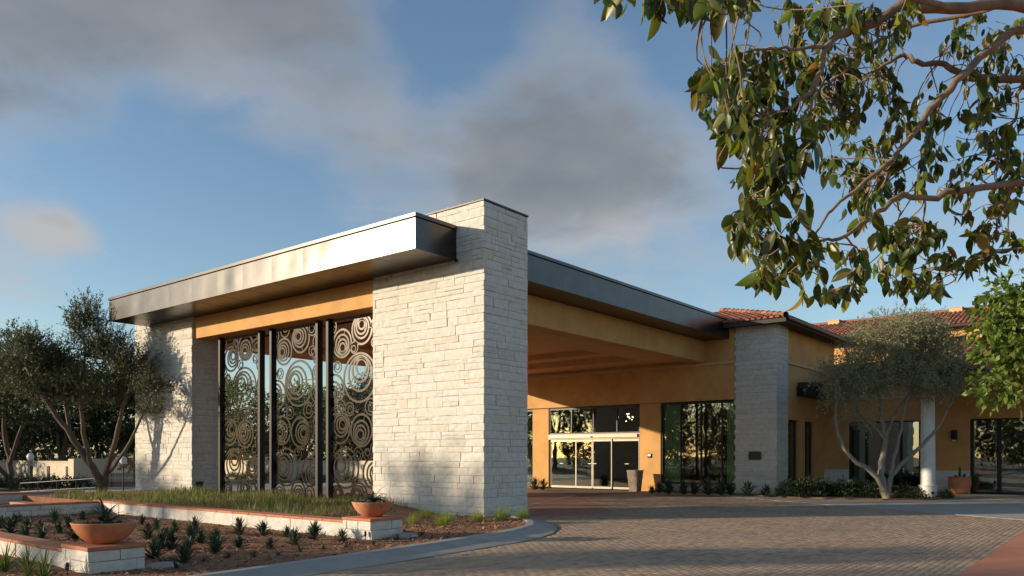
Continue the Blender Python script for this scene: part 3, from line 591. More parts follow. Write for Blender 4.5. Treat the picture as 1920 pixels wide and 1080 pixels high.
# hip caps
for k in range(13):
    p = np.array([EX0+.02+k*.37, EY0+.02+k*.37, EZ+.10+k*.37*SL]); q = p+np.array([.42, .42, .42*SL-.02])
    MB().tube([p, q], [.125, .105], 10).build('hip_cap', M['tile'], roof)
box('eave_board', M['timber'], hb, EX0+.02, EX0+.06, EY0+.06, 17.5, EZ-.16, EZ-.004); box('eave_board', M['timber'], hb, EX0+.02, EX1, EY0+.02, EY0+.06, EZ-.16, EZ-.004)
MB().add([(EX0+.06, EY0+.06, EZ-.12), (EX1, EY0+.06, EZ-.12), (EX1, .8, EZ-.12), (16.91, .8, EZ-.12), (16.91, 17.5, EZ-.12), (EX0+.06, 17.5, EZ-.12)], [(5, 4, 3, 2, 1, 0)]).build('eave_soffit', M['timber'], hb)
MB().tube([(EX0-.03, EY0-.05, EZ-.03), (EX1, EY0-.05, EZ-.03)], [.07, .07], 8).build('gutter', M['metal_dark'], hb)
# porch roof
pz, ps = 4.76, .283; pl_ = math.hypot(1, ps)
pr = MB().add([(18.2, -16, pz), (18.2, -4.25, pz), (25.0, -4.25, pz+6.8*ps), (25.0, -16, pz+6.8*ps)], [(3, 2, 1, 0)]).build('porch_roof', M['tile'], hb)
tile_slope(pr, (18.2, -4.25, pz), (0, -1, 0), (1/pl_, 0, ps/pl_), 47, 18, lambda c: True)
box('eave_board', M['timber'], hb, 18.22, 18.27, -16, -4.25, pz-.16, pz-.004)
pg = thing('pergola', 'dark timber pergola bracket jutting from the ochre side wall behind the pier', 'pergola', (20, -1.6, 4.3))
for y in (-1.35, -2.05): box('beam', M['timber'], pg, 19.6, 23.2, y-.06, y+.06, 4.22, 4.62)
for x in np.arange(19.75, 23.2, .55): box('rafter', M['timber'], pg, x-.045, x+.045, -2.5, -1.0, 4.621, 4.80)
box('ledger', M['timber'], pg, 19.6, 23.2, -1.06, -1.005, 4.22, 4.62)

# ------------------------------------------------------------------ upper wing behind
uw = thing('upper_building', 'two storey ochre guest wing with red tile roof behind the porch', 'building', (38, -5, 0))
UX = 36.0; ue = 9.05; us = .33; ul = math.hypot(1, us)
box('wall', M['stucco'], uw, UX, UX+6, -1.2, 9.0, 0, ue); box('wall', M['stucco'], uw, UX, UX+6, -22, -5.0, 0, ue); box('wall', M['stucco'], uw, UX, UX+.4, -4.999, -1.201, 8.45, ue); box('wall', M['stucco'], uw, UX+1.5, UX+6, -4.999, -1.201, 0, 8.449)
box('balcony_floor', M['stucco_trim'], uw, UX+.01, UX+1.49, -4.999, -1.201, 6.3, 6.5)
for y in np.arange(-4.85, -1.2, .28): box('baluster', M['metal_dark'], uw, UX+.10, UX+.13, y-.012, y+.012, 6.5, 7.5)
box('balcony_rail', M['metal_dark'], uw, UX+.08, UX+.15, -4.99, -1.21, 7.501, 7.55)
for y0_, y1_ in ((-8.4, -7.0), (-11.5, -10.2)):
    w = box('window', M['metal_dark'], uw, UX-.03, UX-.002, y0_, y1_, 6.9, 8.3); box('pane', M['glass_dark'], w, UX-.045, UX-.031, y0_+.07, y1_-.07, 6.97, 8.23)
ur = MB().add([(UX-.7, -24, ue), (UX-.7, 10, ue), (UX+3.4, 10, ue+4.1*us), (UX+3.4, -24, ue+4.1*us)], [(3, 2, 1, 0)]); ur.add([(UX+3.4, -24, ue+4.1*us), (UX+3.4, 10, ue+4.1*us), (UX+7.5, 10, ue), (UX+7.5, -24, ue)], [(3, 2, 1, 0)]); ur = ur.build('roof', M['tile'], uw)
tile_slope(ur, (UX-.7, 9.9, ue), (0, -1, 0), (1/ul, 0, us/ul), 110, 11, lambda c: True)
box('eave_board', M['timber'], uw, UX-.68, UX-.63, -24, 10, ue-.14, ue-.004)
MB().tube([(UX+3.4, 10, ue+4.1*us+.06), (UX+3.4, -24, ue+4.1*us+.06)], [.13, .13], 8).build('ridge', M['tile'], uw)
for y in (3.1, -4.0, -9.5): c = box('chimney', M['stucco_trim'], uw, UX+2.9, UX+3.6, y-.35, y+.35, ue+.9, ue+1.52); box('chimney_cap', M['stucco_trim'], c, UX+2.86, UX+3.64, y-.39, y+.39, ue+1.521, ue+1.56)
dp = MB().tube([(UX-.06, -5.25, ue-.1), (UX-.06, -5.25, 5.5)], [.05, .05], 8).build('downpipe', M['stucco_trim'], uw)

# ------------------------------------------------------------------ planter walls, pedestals, bowls
def planter_wall(label, x0, x1, y0, y1, z0, zt, faces, seed, joined=(), axis='y', capt=.045, over=.03):
    t = thing('planter_wall', label, 'planter wall', ((x0+x1)/2, (y0+y1)/2, z0)); h = zt-z0-capt
    box('core', M['stone_core'], t, x0+.012, x1-.012, y0+.012, y1-.012, z0-.1, z0+h-.004)
    masonry(t, x0, x1, y0, y1, z0, h, faces, joined, seed, .12, .19, .3, .8, split=.0)
    L0, L1 = (y0, y1) if axis == 'y' else (x0, x1); n = max(1, round((L1-L0)/.6)); e0 = over
    for k in range(n):
        a, b = L0+(L1-L0)*k/n+.003, L0+(L1-L0)*(k+1)/n-.003
        if axis == 'y': box('cap_tile', M['cap'], t, x0-over, x1+over, a, b, z0+h, zt, b=.006)
        else: box('cap_tile', M['cap'], t, a, b, y0-over, y1+over, z0+h, zt, b=.006)
    return t
def pedestal(label, x0, x1, y0, y1, z0, zt, seed):
    t = thing('stone_pedestal', label, 'pedestal', ((x0+x1)/2, (y0+y1)/2, z0)); h = zt-z0-.05
    box('core', M['stone_core'], t, x0+.012, x1-.012, y0+.012, y1-.012, z0-.1, z0+h-.004); masonry(t, x0, x1, y0, y1, z0, h, ['-X', '-Y'], ['+X', '+Y'], seed, .11, .17, .3, .75, split=.0)
    box('cap_slab', M['cap'], t, x0-.03, x1+.03, y0-.03, y1+.03, z0+h, zt, b=.008); return t
Z2, T2 = .10, .48
fc2 = gz(695, 1013, Z2); ax, ay = fc2[0], fc2[1]
pedestal('white stone pedestal with terracotta cap at the near end of the long planter wall', ax, ax+.74, ay, ay+.74, Z2, T2, 41)
planter_wall('long low white stone planter wall below the ring screens', ax+.04, ax+.36, ay+.78, 9.35, Z2, .415, ['-X'], 42, ['+X', '+Y'])
Z1 = .10; fc1 = gz(167, 1077, Z1); bx0, by0 = fc1[0], fc1[1]; T1 = HC-(1027-HOR)*pj(fc1)[2]/F
pedestal('white stone pedestal with terracotta cap at the lower left corner', bx0, bx0+.69, by0, by0+.76, Z1, T1, 43)
planter_wall('low white stone planter wall with terracotta cap at the left edge', bx0+.03, bx0+.33, by0+.80, 5.2, Z1, T1-.075, ['-X'], 44, ['+X', '+Y'])
planter_wall('low shaded planter wall across the back of the agave bed', -13.0, ax+.03, 9.04, 9.34, .08, .40, ['-Y'], 45, ['+Y', '-X'], axis='x')
planter_wall('short sunlit planter wall end behind the agave bed', -6.55, -6.25, 9.40, 11.3, .05, .36, ['-X'], 46, ['+X'])
planter_wall('long grey planter wall in front of the railing at the far left', -12, -3.1, 15.3, 15.65, .02, .43, ['-Y'], 47, ['-X'], axis='x')
def bowl(label, c, d, h, seed):
    t = thing('terracotta_bowl', label, 'planter bowl', c); r = d/2
    prof = [(0, 0), (r*.34, 0), (r*.46, h*.06), (r*.66, h*.24), (r*.82, h*.48), (r*.93, h*.74), (r*.985, h*.93), (r, h*.985), (r*.985, h), (r*.95, h*.985), (r*.93, h*.90), (r*.90, h*.80)]
    MB().lathe(prof, c, 48).build('bowl', M['terracotta'], t, smooth=True)
    MB().lathe([(0, h*.86), (r*.5, h*.85), (r*.912, h*.82)], c, 24).build('soil', M['soil'], t); return t
def strap_leaves(c, n, lmin, lmax, w, r, arch=1.0, up=.9, nseg=6, curl=.0, lean=None):
    """arching tapered leaves from one crown -> verts, quads (V section)"""
    V, Q = [], []
    for i in range(n):
        a_ = r.uniform(0, 6.283); el = r.uniform(.15, 1.0)*up; L = r.uniform(lmin, lmax); d = np.array([math.cos(a_), math.sin(a_), 0]); s = np.array([-d[1], d[0], 0])
        th = math.pi/2*el+.1; p = np.array(c, float)+d*.01; k = len(V); bend = arch*r.uniform(.5, 1.3)/nseg; tw = curl*r.normal()
        for j in range(nseg+1):
            t = j/nseg; ww = w*(1-.35*(1-t)**3)*(1-t**2.2)+.0008; nn = np.cross(s, d*math.cos(th)+np.array([0, 0, math.sin(th)]))
            V += [p+s*ww-nn*ww*.35, p+nn*0.0, p-s*ww-nn*ww*.35]; st = d*math.cos(th)+np.array([0, 0, math.sin(th)]); p = p+st*L/nseg+s*tw*L/nseg; th -= bend
        for j in range(nseg):
            b = k+3*j; Q += [(b, b+1, b+4, b+3), (b+1, b+2, b+5, b+4)]
    return V, Q
bz = (bx0+.36, by0+.38, T1)
bowl('wide terracotta bowl on the lower left stone pedestal', bz, .82, .29, 1)
V, Q = strap_leaves((bz[0], bz[1], bz[2]+.25), 38, .24, .50, .023, np.random.default_rng(5), 1.5, .95); tag(obj('aloe_plant', V, Q, M['aloe']), 'spiky grey green aloe growing in the lower left terracotta bowl', 'aloe')
b2 = (ax+.37, ay+.37, T2)
bowl('wide terracotta bowl on the pedestal beside the front stone pier', b2, .77, .28, 2)
V, Q = strap_leaves((b2[0], b2[1], b2[2]+.24), 40, .26, .54, .024, np.random.default_rng(9), 2.3, .9); tag(obj('aloe_plant', V, Q, M['aloe']), 'curling grey green aloe in the terracotta bowl by the front pier', 'aloe')
for nm, bb, sd in (('lower left', bz, 3), ('pier side', b2, 4)):
    V, Q = [], []; r = np.random.default_rng(sd)
    for k in range(26):
        a_, q = r.uniform(0, 6.28), r.uniform(.12, .32); v, f = strap_leaves((bb[0]+math.cos(a_)*q, bb[1]+math.sin(a_)*q, bb[2]+.23), 6, .04, .10, .012, r, .8, .9, 3); o0 = len(V); V += v; Q += [tuple(i+o0 for i in z_) for z_ in f]
    tag(obj('succulent_underplanting', V, Q, M['agave']), 'low succulents covering the soil of the %s terracotta bowl' % nm, 'succulents', kind='stuff')

# ------------------------------------------------------------------ bed plants
def place_group(name, cat, group, srcs, spots, labelf, zoff=0.0, sc=(.85, 1.15), seed=1):
    r = np.random.default_rng(seed); spots = sorted(spots, key=lambda q: q[0])
    for i, s in enumerate(spots):
        p = gz(s[0], s[1], s[2] if len(s) > 2 else .10); k = (s[3] if len(s) > 3 else 1.)*r.uniform(*sc)
        o = bpy.data.objects.new(name, srcs[i % len(srcs)]); link(o, None, (p[0], p[1], p[2]-.01+zoff)); o.rotation_euler = (0, 0, r.uniform(0, 6.28)); o.scale = (k, k, k*r.uniform(.92, 1.12))
        tag(o, labelf(i, len(spots)), cat, group)
ORD = ['first', 'second', 'third', 'fourth', 'fifth', 'sixth', 'seventh', 'eighth', 'ninth', 'tenth', 'eleventh', 'twelfth', 'thirteenth', 'fourteenth', 'fifteenth', 'sixteenth', 'seventeenth', 'eighteenth', 'nineteenth', 'twentieth']
ORD += ['twenty-'+q for q in ORD[:9]]+['thirtieth']+['thirty-'+q for q in ORD[:9]]+['fortieth']+['forty-'+q for q in ORD[:9]]
agm = []
for s in range(4):
    V, Q = strap_leaves((0, 0, 0), 40, .16, .25, .019, np.random.default_rng(60+s), .35, 1.0, 4)
    V2, Q2 = strap_leaves((0, 0, .10), 26, .12, .20, .016, np.random.default_rng(80+s), .3, 1.05, 4); k = len(V); V = V+V2; Q = Q+[tuple(i+k for i in q) for q in Q2]
    agm.append(mesh_of('agave', V, Q, M['agave']))
ag = [(293, 993), (328, 999), (365, 1002), (312, 1012), (406, 1014), (402, 1038), (303, 1031), (289, 1047), (358, 1019), (352, 1036), (344, 1055), (449, 1003), (449, 1027), (493, 1005), (506, 1030), (538, 1008), (551, 1022), (590, 1012), (641, 1017),
      (36, 979), (52, 993), (48, 1009), (20, 1001), (75, 997), (78, 1014), (102, 981), (112, 1001), (128, 988), (142, 1012), (265, 984), (277, 1011), (26, 990), (4, 991), (155, 975), (322, 1030), (376, 1018)]
place_group('agave', 'agave', 'agaves in the mulch bed', agm, ag, lambda i, n: 'dark spiky agave in the mulch bed, %s from the left' % (ORD[i] if i < n/2 else '%s from the right' % ORD[n-1-i]) if i < n/2 else 'dark spiky agave in the mulch bed, %s from the right' % ORD[n-1-i], sc=(.85, 1.35))
sm = [mesh_of('seedling', *strap_leaves((0, 0, 0), 16, .05, .12, .010, np.random.default_rng(90+s), .6, .9, 3), M['agave']) for s in range(2)]
place_group('succulent_seedling', 'succulent', 'seedlings along the kerb', sm, [(382, 1052), (430, 1046), (476, 1044), (521, 1042), (562, 1034), (605, 1030), (650, 1026), (700, 1022), (745, 1012), (790, 1004), (330, 1066)], lambda i, n: 'tiny pale succulent seedling beside the kerb, %s from the left' % ORD[i], sc=(.9, 1.4), seed=4)
def clump(n, h, w, seed, arch=1.0, up=1.0): return strap_leaves((0, 0, 0), n, h*.6, h, w, np.random.default_rng(seed), arch, up, 5)
def spread_clump(n, h, w, seed, rad, arch=.9):
    r = np.random.default_rng(seed); V, Q = [], []
    for k in range(n):
        a_, q = r.uniform(0, 6.28), rad*math.sqrt(r.random()); v, f = strap_leaves((math.cos(a_)*q, math.sin(a_)*q, 0), 1, h*.55, h, w, r, arch, 1.05, 4); o0 = len(V); V += v; Q += [tuple(i+o0 for i in z_) for z_ in f]
    return V, Q
gc = [mesh_of('grass_clump', *spread_clump(170, .42, .0042, 20+s, .14), M['grass_bright']) for s in range(3)]
place_group('grass_clump', 'grass clump', 'grasses at the foot of the front pier', gc, [(775, 983), (797, 973), (829, 985), (842, 979), (895, 977), (940, 975), (981, 973)], lambda i, n: 'fine green grass clump at the front pier foot, %s from the left' % ORD[i], sc=(.75, 1.1), seed=3)
st_ = [mesh_of('strap_clump', *clump(46, .52, .010, 30+s, .8, 1.05), M['strap']) for s in range(2)]
place_group('strap_leaf_clump', 'strap plant', 'strap plants before the left planter wall', st_, [(10, 1072), (52, 1079), (82, 1090)], lambda i, n: 'upright strap leaved plant before the lower left wall, %s from the left' % ORD[i], sc=(.85, 1.0), seed=6)
# fine grass filling the raised planter
n = 9500; X = rng.uniform(ax+.42, -.06, n); Y = rng.uniform(-.1, 13.6, n); okm = Y > .55+.25*np.sin(X*5)+2.3*np.clip((X+3.0)/3.0, 0, 1); X, Y = X[okm], Y[okm]; n = len(X)
gzv = np.clip(.34-.24*np.clip((np.interp(X, [-4.8, -2.6, 0], [.9, 1.4, 3.6])-Y)/1.6, 0, 1), .1, .34); h = rng.uniform(.10, .34, n)*(.65+.5*np.sin(X*1.9)*np.sin(Y*1.3+1)); a_ = rng.uniform(0, 6.28, n); b_2 = rng.uniform(.2, .9, n); wv = rng.uniform(.004, .008, n)
dx, dy = np.cos(a_), np.sin(a_); P0 = np.c_[X, Y, gzv]; P1 = P0+np.c_[dx*h*.2*b_2, dy*h*.2*b_2, h*.6]; P2 = P0+np.c_[dx*h*.6*b_2, dy*h*.6*b_2, h]; sd = np.c_[-dy, dx, 0*dx]*wv[:, None]
V = np.stack([P0-sd, P0+sd, P1+sd*.8, P1-sd*.8, P2+sd*.15, P2-sd*.15], 1).reshape(-1, 3); k = np.arange(n)[:, None]*6; Fq = np.concatenate([k+np.array([[0, 1, 2, 3]]), k+np.array([[3, 2, 4, 5]])])
tag(obj('meadow_grass', V, Fq, M['grass']), 'soft green fescue grass filling the raised planter below the screens', 'grass', kind='stuff')
rbm = MB().poly([(ax+.36, .9), (-2.6, 1.4), (-.02, 3.6), (-.02, 13.75), (.9, 13.75), (.9, 16), (ax+.36, 16)], .05, .34)
rbm.add([(ax+.36, .9, .338), (-2.6, 1.4, .338), (-.02, 3.6, .338), (ax+.36, -.15, .09), (-2.0, -.1, .09), (-.02, 1.3, .09)], [(3, 4, 1, 0), (4, 5, 2, 1)])
struct(rbm.build('raised_bed', M['soil']))
# small lights and stones in the bed
for i, (p, lab) in enumerate((((685, 1013), 'small black path light in the mulch by the long planter wall'), ((126, 1079), 'small black path light before the lower left pedestal'))):
    c = gz(*p, .1); t = thing('path_light', lab, 'path light', c); MB().tube([c, c+np.array([0, 0, .10])], [.009, .009], 8).build('stake', M['black_steel'], t)
    MB().lathe([(.0, .02), (.020, .02), (.022, .09), (.018, .11), (.0, .115)], (c[0], c[1], c[2]+.05), 14).build('lamp_head', M['black_steel'], t, smooth=True)
def rock(name, c, s, seed, label, m='kerb'):
    bm = bmesh.new(); bmesh.ops.create_icosphere(bm, subdivisions=2, radius=1); r = np.random.default_rng(seed)
    for w in bm.verts: k = 1+r.normal(0, .09); w.co = Vector((w.co.x*s[0]*k, w.co.y*s[1]*k, w.co.z*s[2]*k))
    me = bpy.data.meshes.new(name); bm.to_mesh(me); bm.free(); me.materials.append(M[m]); o = bpy.data.objects.new(name, me); link(o, None, c); return tag(o, label, 'rock')
c = gz(760, 1008, .1); rock('flat_rock', c+np.array([0, 0, .02]), (.28, .17, .07), 3, 'flat grey rock beside the pedestal near the front pier')
c = gz(305, 1062, .1); rock('flat_rock', c, (.26, .16, .06), 5, 'flat grey rock in the mulch right of the lower left pedestal')

# ------------------------------------------------------------------ plants and pots along the hotel front
def leafy(n, rx, ry, rz_, L, w, seed, hollow=.35, upb=.4):
    r = np.random.default_rng(seed); d = r.normal(size=(n, 3)); d /= np.linalg.norm(d, axis=1)[:, None]; d[:, 2] = np.abs(d[:, 2]); q = r.uniform(hollow, 1, n)**.6*(1+r.normal(0, .12, n))
    c = d*q[:, None]*np.array([rx, ry, rz_]); return leaf_quads(c, d+r.normal(0, .7, (n, 3))+np.array([0, 0, upb]), L, w, r)
def leaf_quads(c, d, L, w, r):
    n = len(c); d = d/np.linalg.norm(d, axis=1)[:, None]; s = np.cross(d, r.normal(size=(n, 3))); s /= np.linalg.norm(s, axis=1)[:, None]; l = L*r.uniform(.7, 1.3, n)[:, None]; ww = w*r.uniform(.7, 1.3, n)[:, None]*.5
    V = np.stack([c, c+d*l*.5+s*ww, c+d*l, c+d*l*.5-s*ww], 1).reshape(-1, 3); return V, np.arange(n*4).reshape(-1, 4)
shm = [mesh_of('shrub', *leafy(900, .55, .55, .62, .10, .045, 70+s), M['shrub']) for s in range(3)]
sh = [(1480, 930, .05, 1.0), (1512, 931, .05, 1.1), (1545, 930, .05, 1.15), (1578, 931, .05, 1.1), (1608, 930, .05, .95), (1632, 933, .05, .8), (1700, 934, .05, .75), (1722, 935, .05, .65), (1772, 934, .02, .6)]
place_group('low_shrub', 'shrub', 'dark shrubs before the porch', shm, sh, lambda i, n: 'dark leafy shrub in the shaded porch bed, %s from the left' % ORD[i], sc=(.95, 1.05), seed=8)
ea = [(1003, 918, .05, 1.3), (1018, 918, .05, 1.2), (1222, 925, .05, .9), (1236, 924, .05, 1.3), (1254, 926, .05, 1.6), (1282, 927, .05, 1.3), (1302, 927, .05, 1.5), (1328, 928, .05, 1.5), (1352, 928, .05, 1.6), (1370, 928, .05, 1.5), (1403, 930, .05, 1.6), (1436, 930, .05, 1.2), (1455, 931, .05, 1.0)]
place_group('entrance_agave', 'agave', 'agaves along the entrance glazing', agm, ea, lambda i, n: 'dark agave at the foot of the entrance glazing, %s from the left' % ORD[i], sc=(1.4, 1.7), seed=9)
vz = thing('tall_planter', 'tall tapered square planter standing right of the sliding doors', 'planter', (16.0, 5.0, .02))
cx0, cy0 = 16.05, 4.95
def taper(z0, z1, r0, r1): return [(cx0-r0, cy0-r0, z0), (cx0+r0, cy0-r0, z0), (cx0+r0, cy0+r0, z0), (cx0-r0, cy0+r0, z0), (cx0-r1, cy0-r1, z1), (cx0+r1, cy0-r1, z1), (cx0+r1, cy0+r1, z1), (cx0-r1, cy0+r1, z1)]
MB().add(taper(.02, .94, .19, .27), [(0, 1, 5, 4), (1, 2, 6, 5), (2, 3, 7, 6), (3, 0, 4, 7), (0, 3, 2, 1)]).build('pot', M['vase'], vz)
rm_ = MB(); rm_.box(cx0-.28, cx0+.28, cy0-.28, cy0-.22, .94, .97).box(cx0-.28, cx0+.28, cy0+.22, cy0+.28, .94, .97).box(cx0-.28, cx0-.22, cy0-.219, cy0+.219, .94, .97).box(cx0+.22, cx0+.28, cy0-.219, cy0+.219, .94, .97); rm_.build('rim', M['vase'], vz)
MB().add([(cx0-.25, cy0-.25, .9), (cx0+.25, cy0-.25, .9), (cx0+.25, cy0+.25, .9), (cx0-.25, cy0+.25, .9)], [(0, 1, 2, 3)]).build('soil', M['soil'], vz)
ic = thing('door_intercom', 'small dark intercom on the ochre pilaster right of the doors', 'intercom', (17.0, 4.74, 1.5)); box('body', M['black_steel'], ic, 16.97, 17.029, 4.66, 4.84, 1.52, 1.70, b=.008); box('grille', M['steel'], ic, 16.962, 16.969, 4.69, 4.81, 1.60, 1.67)
wl_ = thing('wall_lantern', 'dark metal wall lantern between the white column and the porch doors', 'wall lantern', (23.4, -6.2, 2.2))
wp = gz(1785, 925); wy = -6.42
box('back_plate', M['black_steel'], wl_, PX-.03, PX-.002, wy-.09, wy+.09, 2.28, 2.72); box('shade', M['black_steel'], wl_, PX-.22, PX-.031, wy-.11, wy+.11, 2.30, 2.70, b=.02); box('glass', M['globe'], wl_, PX-.17, PX-.08, wy-.06, wy+.06, 2.24, 2.299)
pc = gz(1780, 926); pc = np.array([22.6, -6.75, .02]); t = thing('terracotta_pot', 'round terracotta pot with cactus beside the porch doors', 'flower pot', pc)
MB().lathe([(0, 0), (.26, 0), (.36, .12), (.42, .32), (.43, .55), (.41, .66), (.44, .68), (.44, .72), (.38, .72), (.37, .62)], pc, 32).build('pot', M['terracotta'], t, smooth=True); MB().lathe([(0, .64), (.375, .63)], pc, 20).build('soil', M['soil'], t)
t = thing('potted_cactus', 'small upright cactus growing in the round terracotta pot', 'cactus', pc+np.array([0, 0, .64]))
for dx, dy, hh, rr in ((0, 0, .48, .05), (.14, -.12, .2, .05), (-.12, .1, .14, .06)):
    q = pc+np.array([dx, dy, .62]); MB().tube([q, q+np.array([0, 0, hh*.5]), q+np.array([dx*.4, dy*.4, hh]), q+np.array([dx*.4, dy*.4, hh+.03])], [rr, rr*1.1, rr*.9, .01], 8).build('stem', M['agave'], t, smooth=True)
c = gz(1749, 938, .05); t = thing('path_light', 'small black path light at the foot of the white porch column', 'path light', c); MB().tube([c, c+np.array([0, 0, .22])], [.014, .014], 8).build('stake', M['black_steel'], t); MB().lathe([(0, 0), (.05, .01), (.06, .06), (.03, .11), (0, .115)], c+np.array([0, 0, .2]), 12).build('lamp_head', M['black_steel'], t, smooth=True)

# ------------------------------------------------------------------ trees
def bend(p, q, r, k=.12, n=5):
    p, q = np.array(p, float), np.array(q, float); L = np.linalg.norm(q-p); o = r.normal(size=3)*L*k; o2 = r.normal(size=3)*L*k*.5
    return [p+(q-p)*t+o*math.sin(math.pi*t)+o2*math.sin(2*math.pi*t) for t in np.linspace(0, 1, n)]
def tree(name, label, base, limbs, lobes, leaf, bark, seed, group=None, L=.085, w=.024, shoot=.55, per=15, upb=.5, twigs=10, dens=1.0, droop=0., cat='tree'):
    """limbs: [(points, radius start, radius end)], lobes: [(centre, (rx,ry,rz), shoots)]"""
    r = np.random.default_rng(seed); t = thing(name, label, cat, base, group); tb = MB(); ends = []
    for pts, r0, r1 in limbs:
        P = np.array(pts, float); d = np.linspace(0, 1, len(P)); tt = np.linspace(0, 1, len(P)*3); Q = np.c_[[np.interp(tt, d, P[:, i]) for i in range(3)]].T
        for _ in range(2): Q[1:-1] = (Q[:-2]+2*Q[1:-1]+Q[2:])/4
        Q[1:-1] += r.normal(0, r0*.18, (len(Q)-2, 3)); tb.tube(Q, list(np.linspace(r0, r1, len(Q))), 7); ends += [(Q[i], np.linspace(r0, r1, len(Q))[i]) for i in range(len(Q)//3, len(Q))]
    EP = np.array([e[0] for e in ends]); Cs, Ds = [], []
    for c, rad, ns in lobes:
        c = np.array(c, float); rad = np.array(rad, float); ns = int(ns*dens)
        dd = np.linalg.norm(EP-c, axis=1)+np.where(EP[:, 2] > c[2]+.3, 2., 0); k = int(np.argmin(dd)); r0 = min(ends[k][1]*.8, .05+.012*np.linalg.norm(rad))
        st = bend(EP[k], c-np.array([0, 0, rad[2]*.3]), r, .1); tb.tube(st, list(np.linspace(r0, r0*.5, 5)), 5)
        tips = []
        for q in range(twigs):
            d = r.normal(size=3); d /= np.linalg.norm(d); d[2] = abs(d[2])*.8-.15; tip = c+d*rad*r.uniform(.6, .95); b_ = bend(st[r.integers(2, 5)], tip, r, .12); tb.tube(b_, list(np.linspace(r0*.42, .006, 5)), 4, cap=False); tips += b_[2:]
        tips = np.array(tips)
        for q in range(ns):
            if r.random() < .55: p = tips[r.integers(len(tips))]+r.normal(0, .16, 3)*np.minimum(rad, 1.2)
            else: d = r.normal(size=3); d /= np.linalg.norm(d); p = c+d*rad*r.uniform(.25, 1.0)**.5
            o_ = (p-c)/rad; dirv = o_*.7+r.normal(0, .45, 3)+np.array([0, 0, upb-droop*r.random()]); dirv /= np.linalg.norm(dirv); sl2 = shoot*r.uniform(.5, 1.3)
            s = np.sort(r.random(per)); pts = p+dirv*s[:, None]*sl2+np.array([0, 0, -1])*(s[:, None]**2)*sl2*.25*(1 if droop else .2); Cs.append(pts); Ds.append(dirv*.9+r.normal(0, .55, (per, 3)))
    tb.build('trunk', bark, t, smooth=True)
    C_, D2 = np.vstack(Cs), np.vstack(Ds); V, Fq = leaf_quads(C_, D2, L, w, r); o = obj('crown', V, Fq, leaf, t); return t
def A(*q): return at(*q)
# the leaning olive by the far pier
b0 = gz(192, 934, .0); dB = pj(b0)[2]
tree('olive_tree', 'leaning multi-stemmed olive tree in front of the far stone pier', b0,
     [([b0, A(190, 905, dB), A(170, 870, dB-.3), A(120, 800, dB-.6), A(80, 745, dB-.8), A(50, 690, dB-1)], .17, .06), ([b0+.03, A(196, 900, dB), A(205, 870, dB-.4), A(222, 800, dB-.6), A(240, 730, dB-.8), A(262, 690, dB-1.0)], .13, .045),
      ([A(172, 875, dB-.3), A(158, 820, dB-.6), A(150, 740, dB-.8), A(160, 660, dB-.6)], .10, .04), ([A(205, 885, dB-.2), A(235, 845, dB-1.0), A(262, 790, dB-1.6), A(285, 740, dB-2.0)], .07, .03), ([A(130, 815, dB-.5), A(120, 740, dB), A(110, 670, dB+.3)], .07, .03)],
     [(A(165, 622, dB-.6), (.55, .55, 1.25), 260), (A(205, 665, dB-.6), (.85, .8, .9), 300), (A(250, 690, dB-1.0), (.65, .7, .6), 210), (A(290, 730, dB-2.0), (.5, .5, .35), 110), (A(285, 775, dB-1.7), (.4, .4, .22), 50), (A(105, 690, dB), (1.0, 1.0, .8), 320), (A(55, 665, dB-.8), (.9, .9, .75), 270), (A(60, 735, dB-.6), (1.0, 1.0, .6), 260), (A(150, 735, dB-.4), (1.0, 1.0, .65), 280), (A(215, 745, dB-.6), (.8, .8, .5), 180), (A(20, 700, dB-.3), (.8, .8, .7), 200)],
     M['olive'], M['bark'], 21, upb=.75, per=18, shoot=.6, dens=1.6, L=.10, w=.028)
b1 = gz(22, 916, .0); d1 = pj(b1)[2]
tree('olive_tree', 'dark olive tree at the far left edge with two crooked trunks', b1, [([b1, A(20, 880, d1), A(10, 820, d1), A(5, 740, d1)], .18, .07), ([b1+.1, A(-10, 870, d1-1), A(-30, 800, d1-1), A(-40, 720, d1-1)], .14, .06), ([A(18, 870, d1), A(40, 800, d1-.5), A(60, 740, d1-.5)], .1, .05)],
     [(A(0, 650, d1), (1.5, 1.5, 1.1), 420), (A(-50, 700, d1-1), (1.4, 1.4, 1.2), 300), (A(45, 720, d1-.6), (1.3, 1.3, 1.1), 380), (A(5, 760, d1-.8), (1.4, 1.4, .8), 300), (A(70, 790, d1-.5), (.9, .9, .5), 160)], M['dark_leaf'], M['bark'], 22, upb=.5, L=.12, w=.04)
def wild_tree(label, base, h, cw, seed, leaf='dark_leaf', group=None, dens=1., L=.15, w=.05, bark='bark', name='broadleaf_tree', th=.20, nl=11):
    r = np.random.default_rng(seed); base = np.array(base, float); limbs = []; lobes = []; fork = base+np.array([r.normal(0, .2), r.normal(0, .2), h*th*.5]); limbs.append(([base, (base+fork)/2+r.normal(0, .06, 3), fork], .03*h, .022*h))
    for k in range(nl):
        a_ = 2*math.pi*k/nl+r.normal(0, .3); q = cw*r.uniform(.15, .75); z = h*r.uniform(th+.1, .86)-q*.12; c = base+np.array([math.cos(a_)*q, math.sin(a_)*q, z]); rr = cw*r.uniform(.32, .48); lobes.append((c, (rr, rr, rr*.8*h/(cw*2.2)), 130))
        if k % 2 == 0: limbs.append(([fork, (fork+c)/2+np.array([0, 0, -.05*h])+r.normal(0, .1, 3), c], .016*h, .006*h))
    lobes.append((base+np.array([0, 0, h*.84]), (cw*.4, cw*.4, h*.16), 150))
    return tree(name, label, base, limbs, lobes, M[leaf], M[bark], seed+1, group, L=L, w=w, shoot=.7, per=12, twigs=6, dens=dens)
def gp(px, d): p = at(px, 800, d); return (p[0], p[1], -.02)
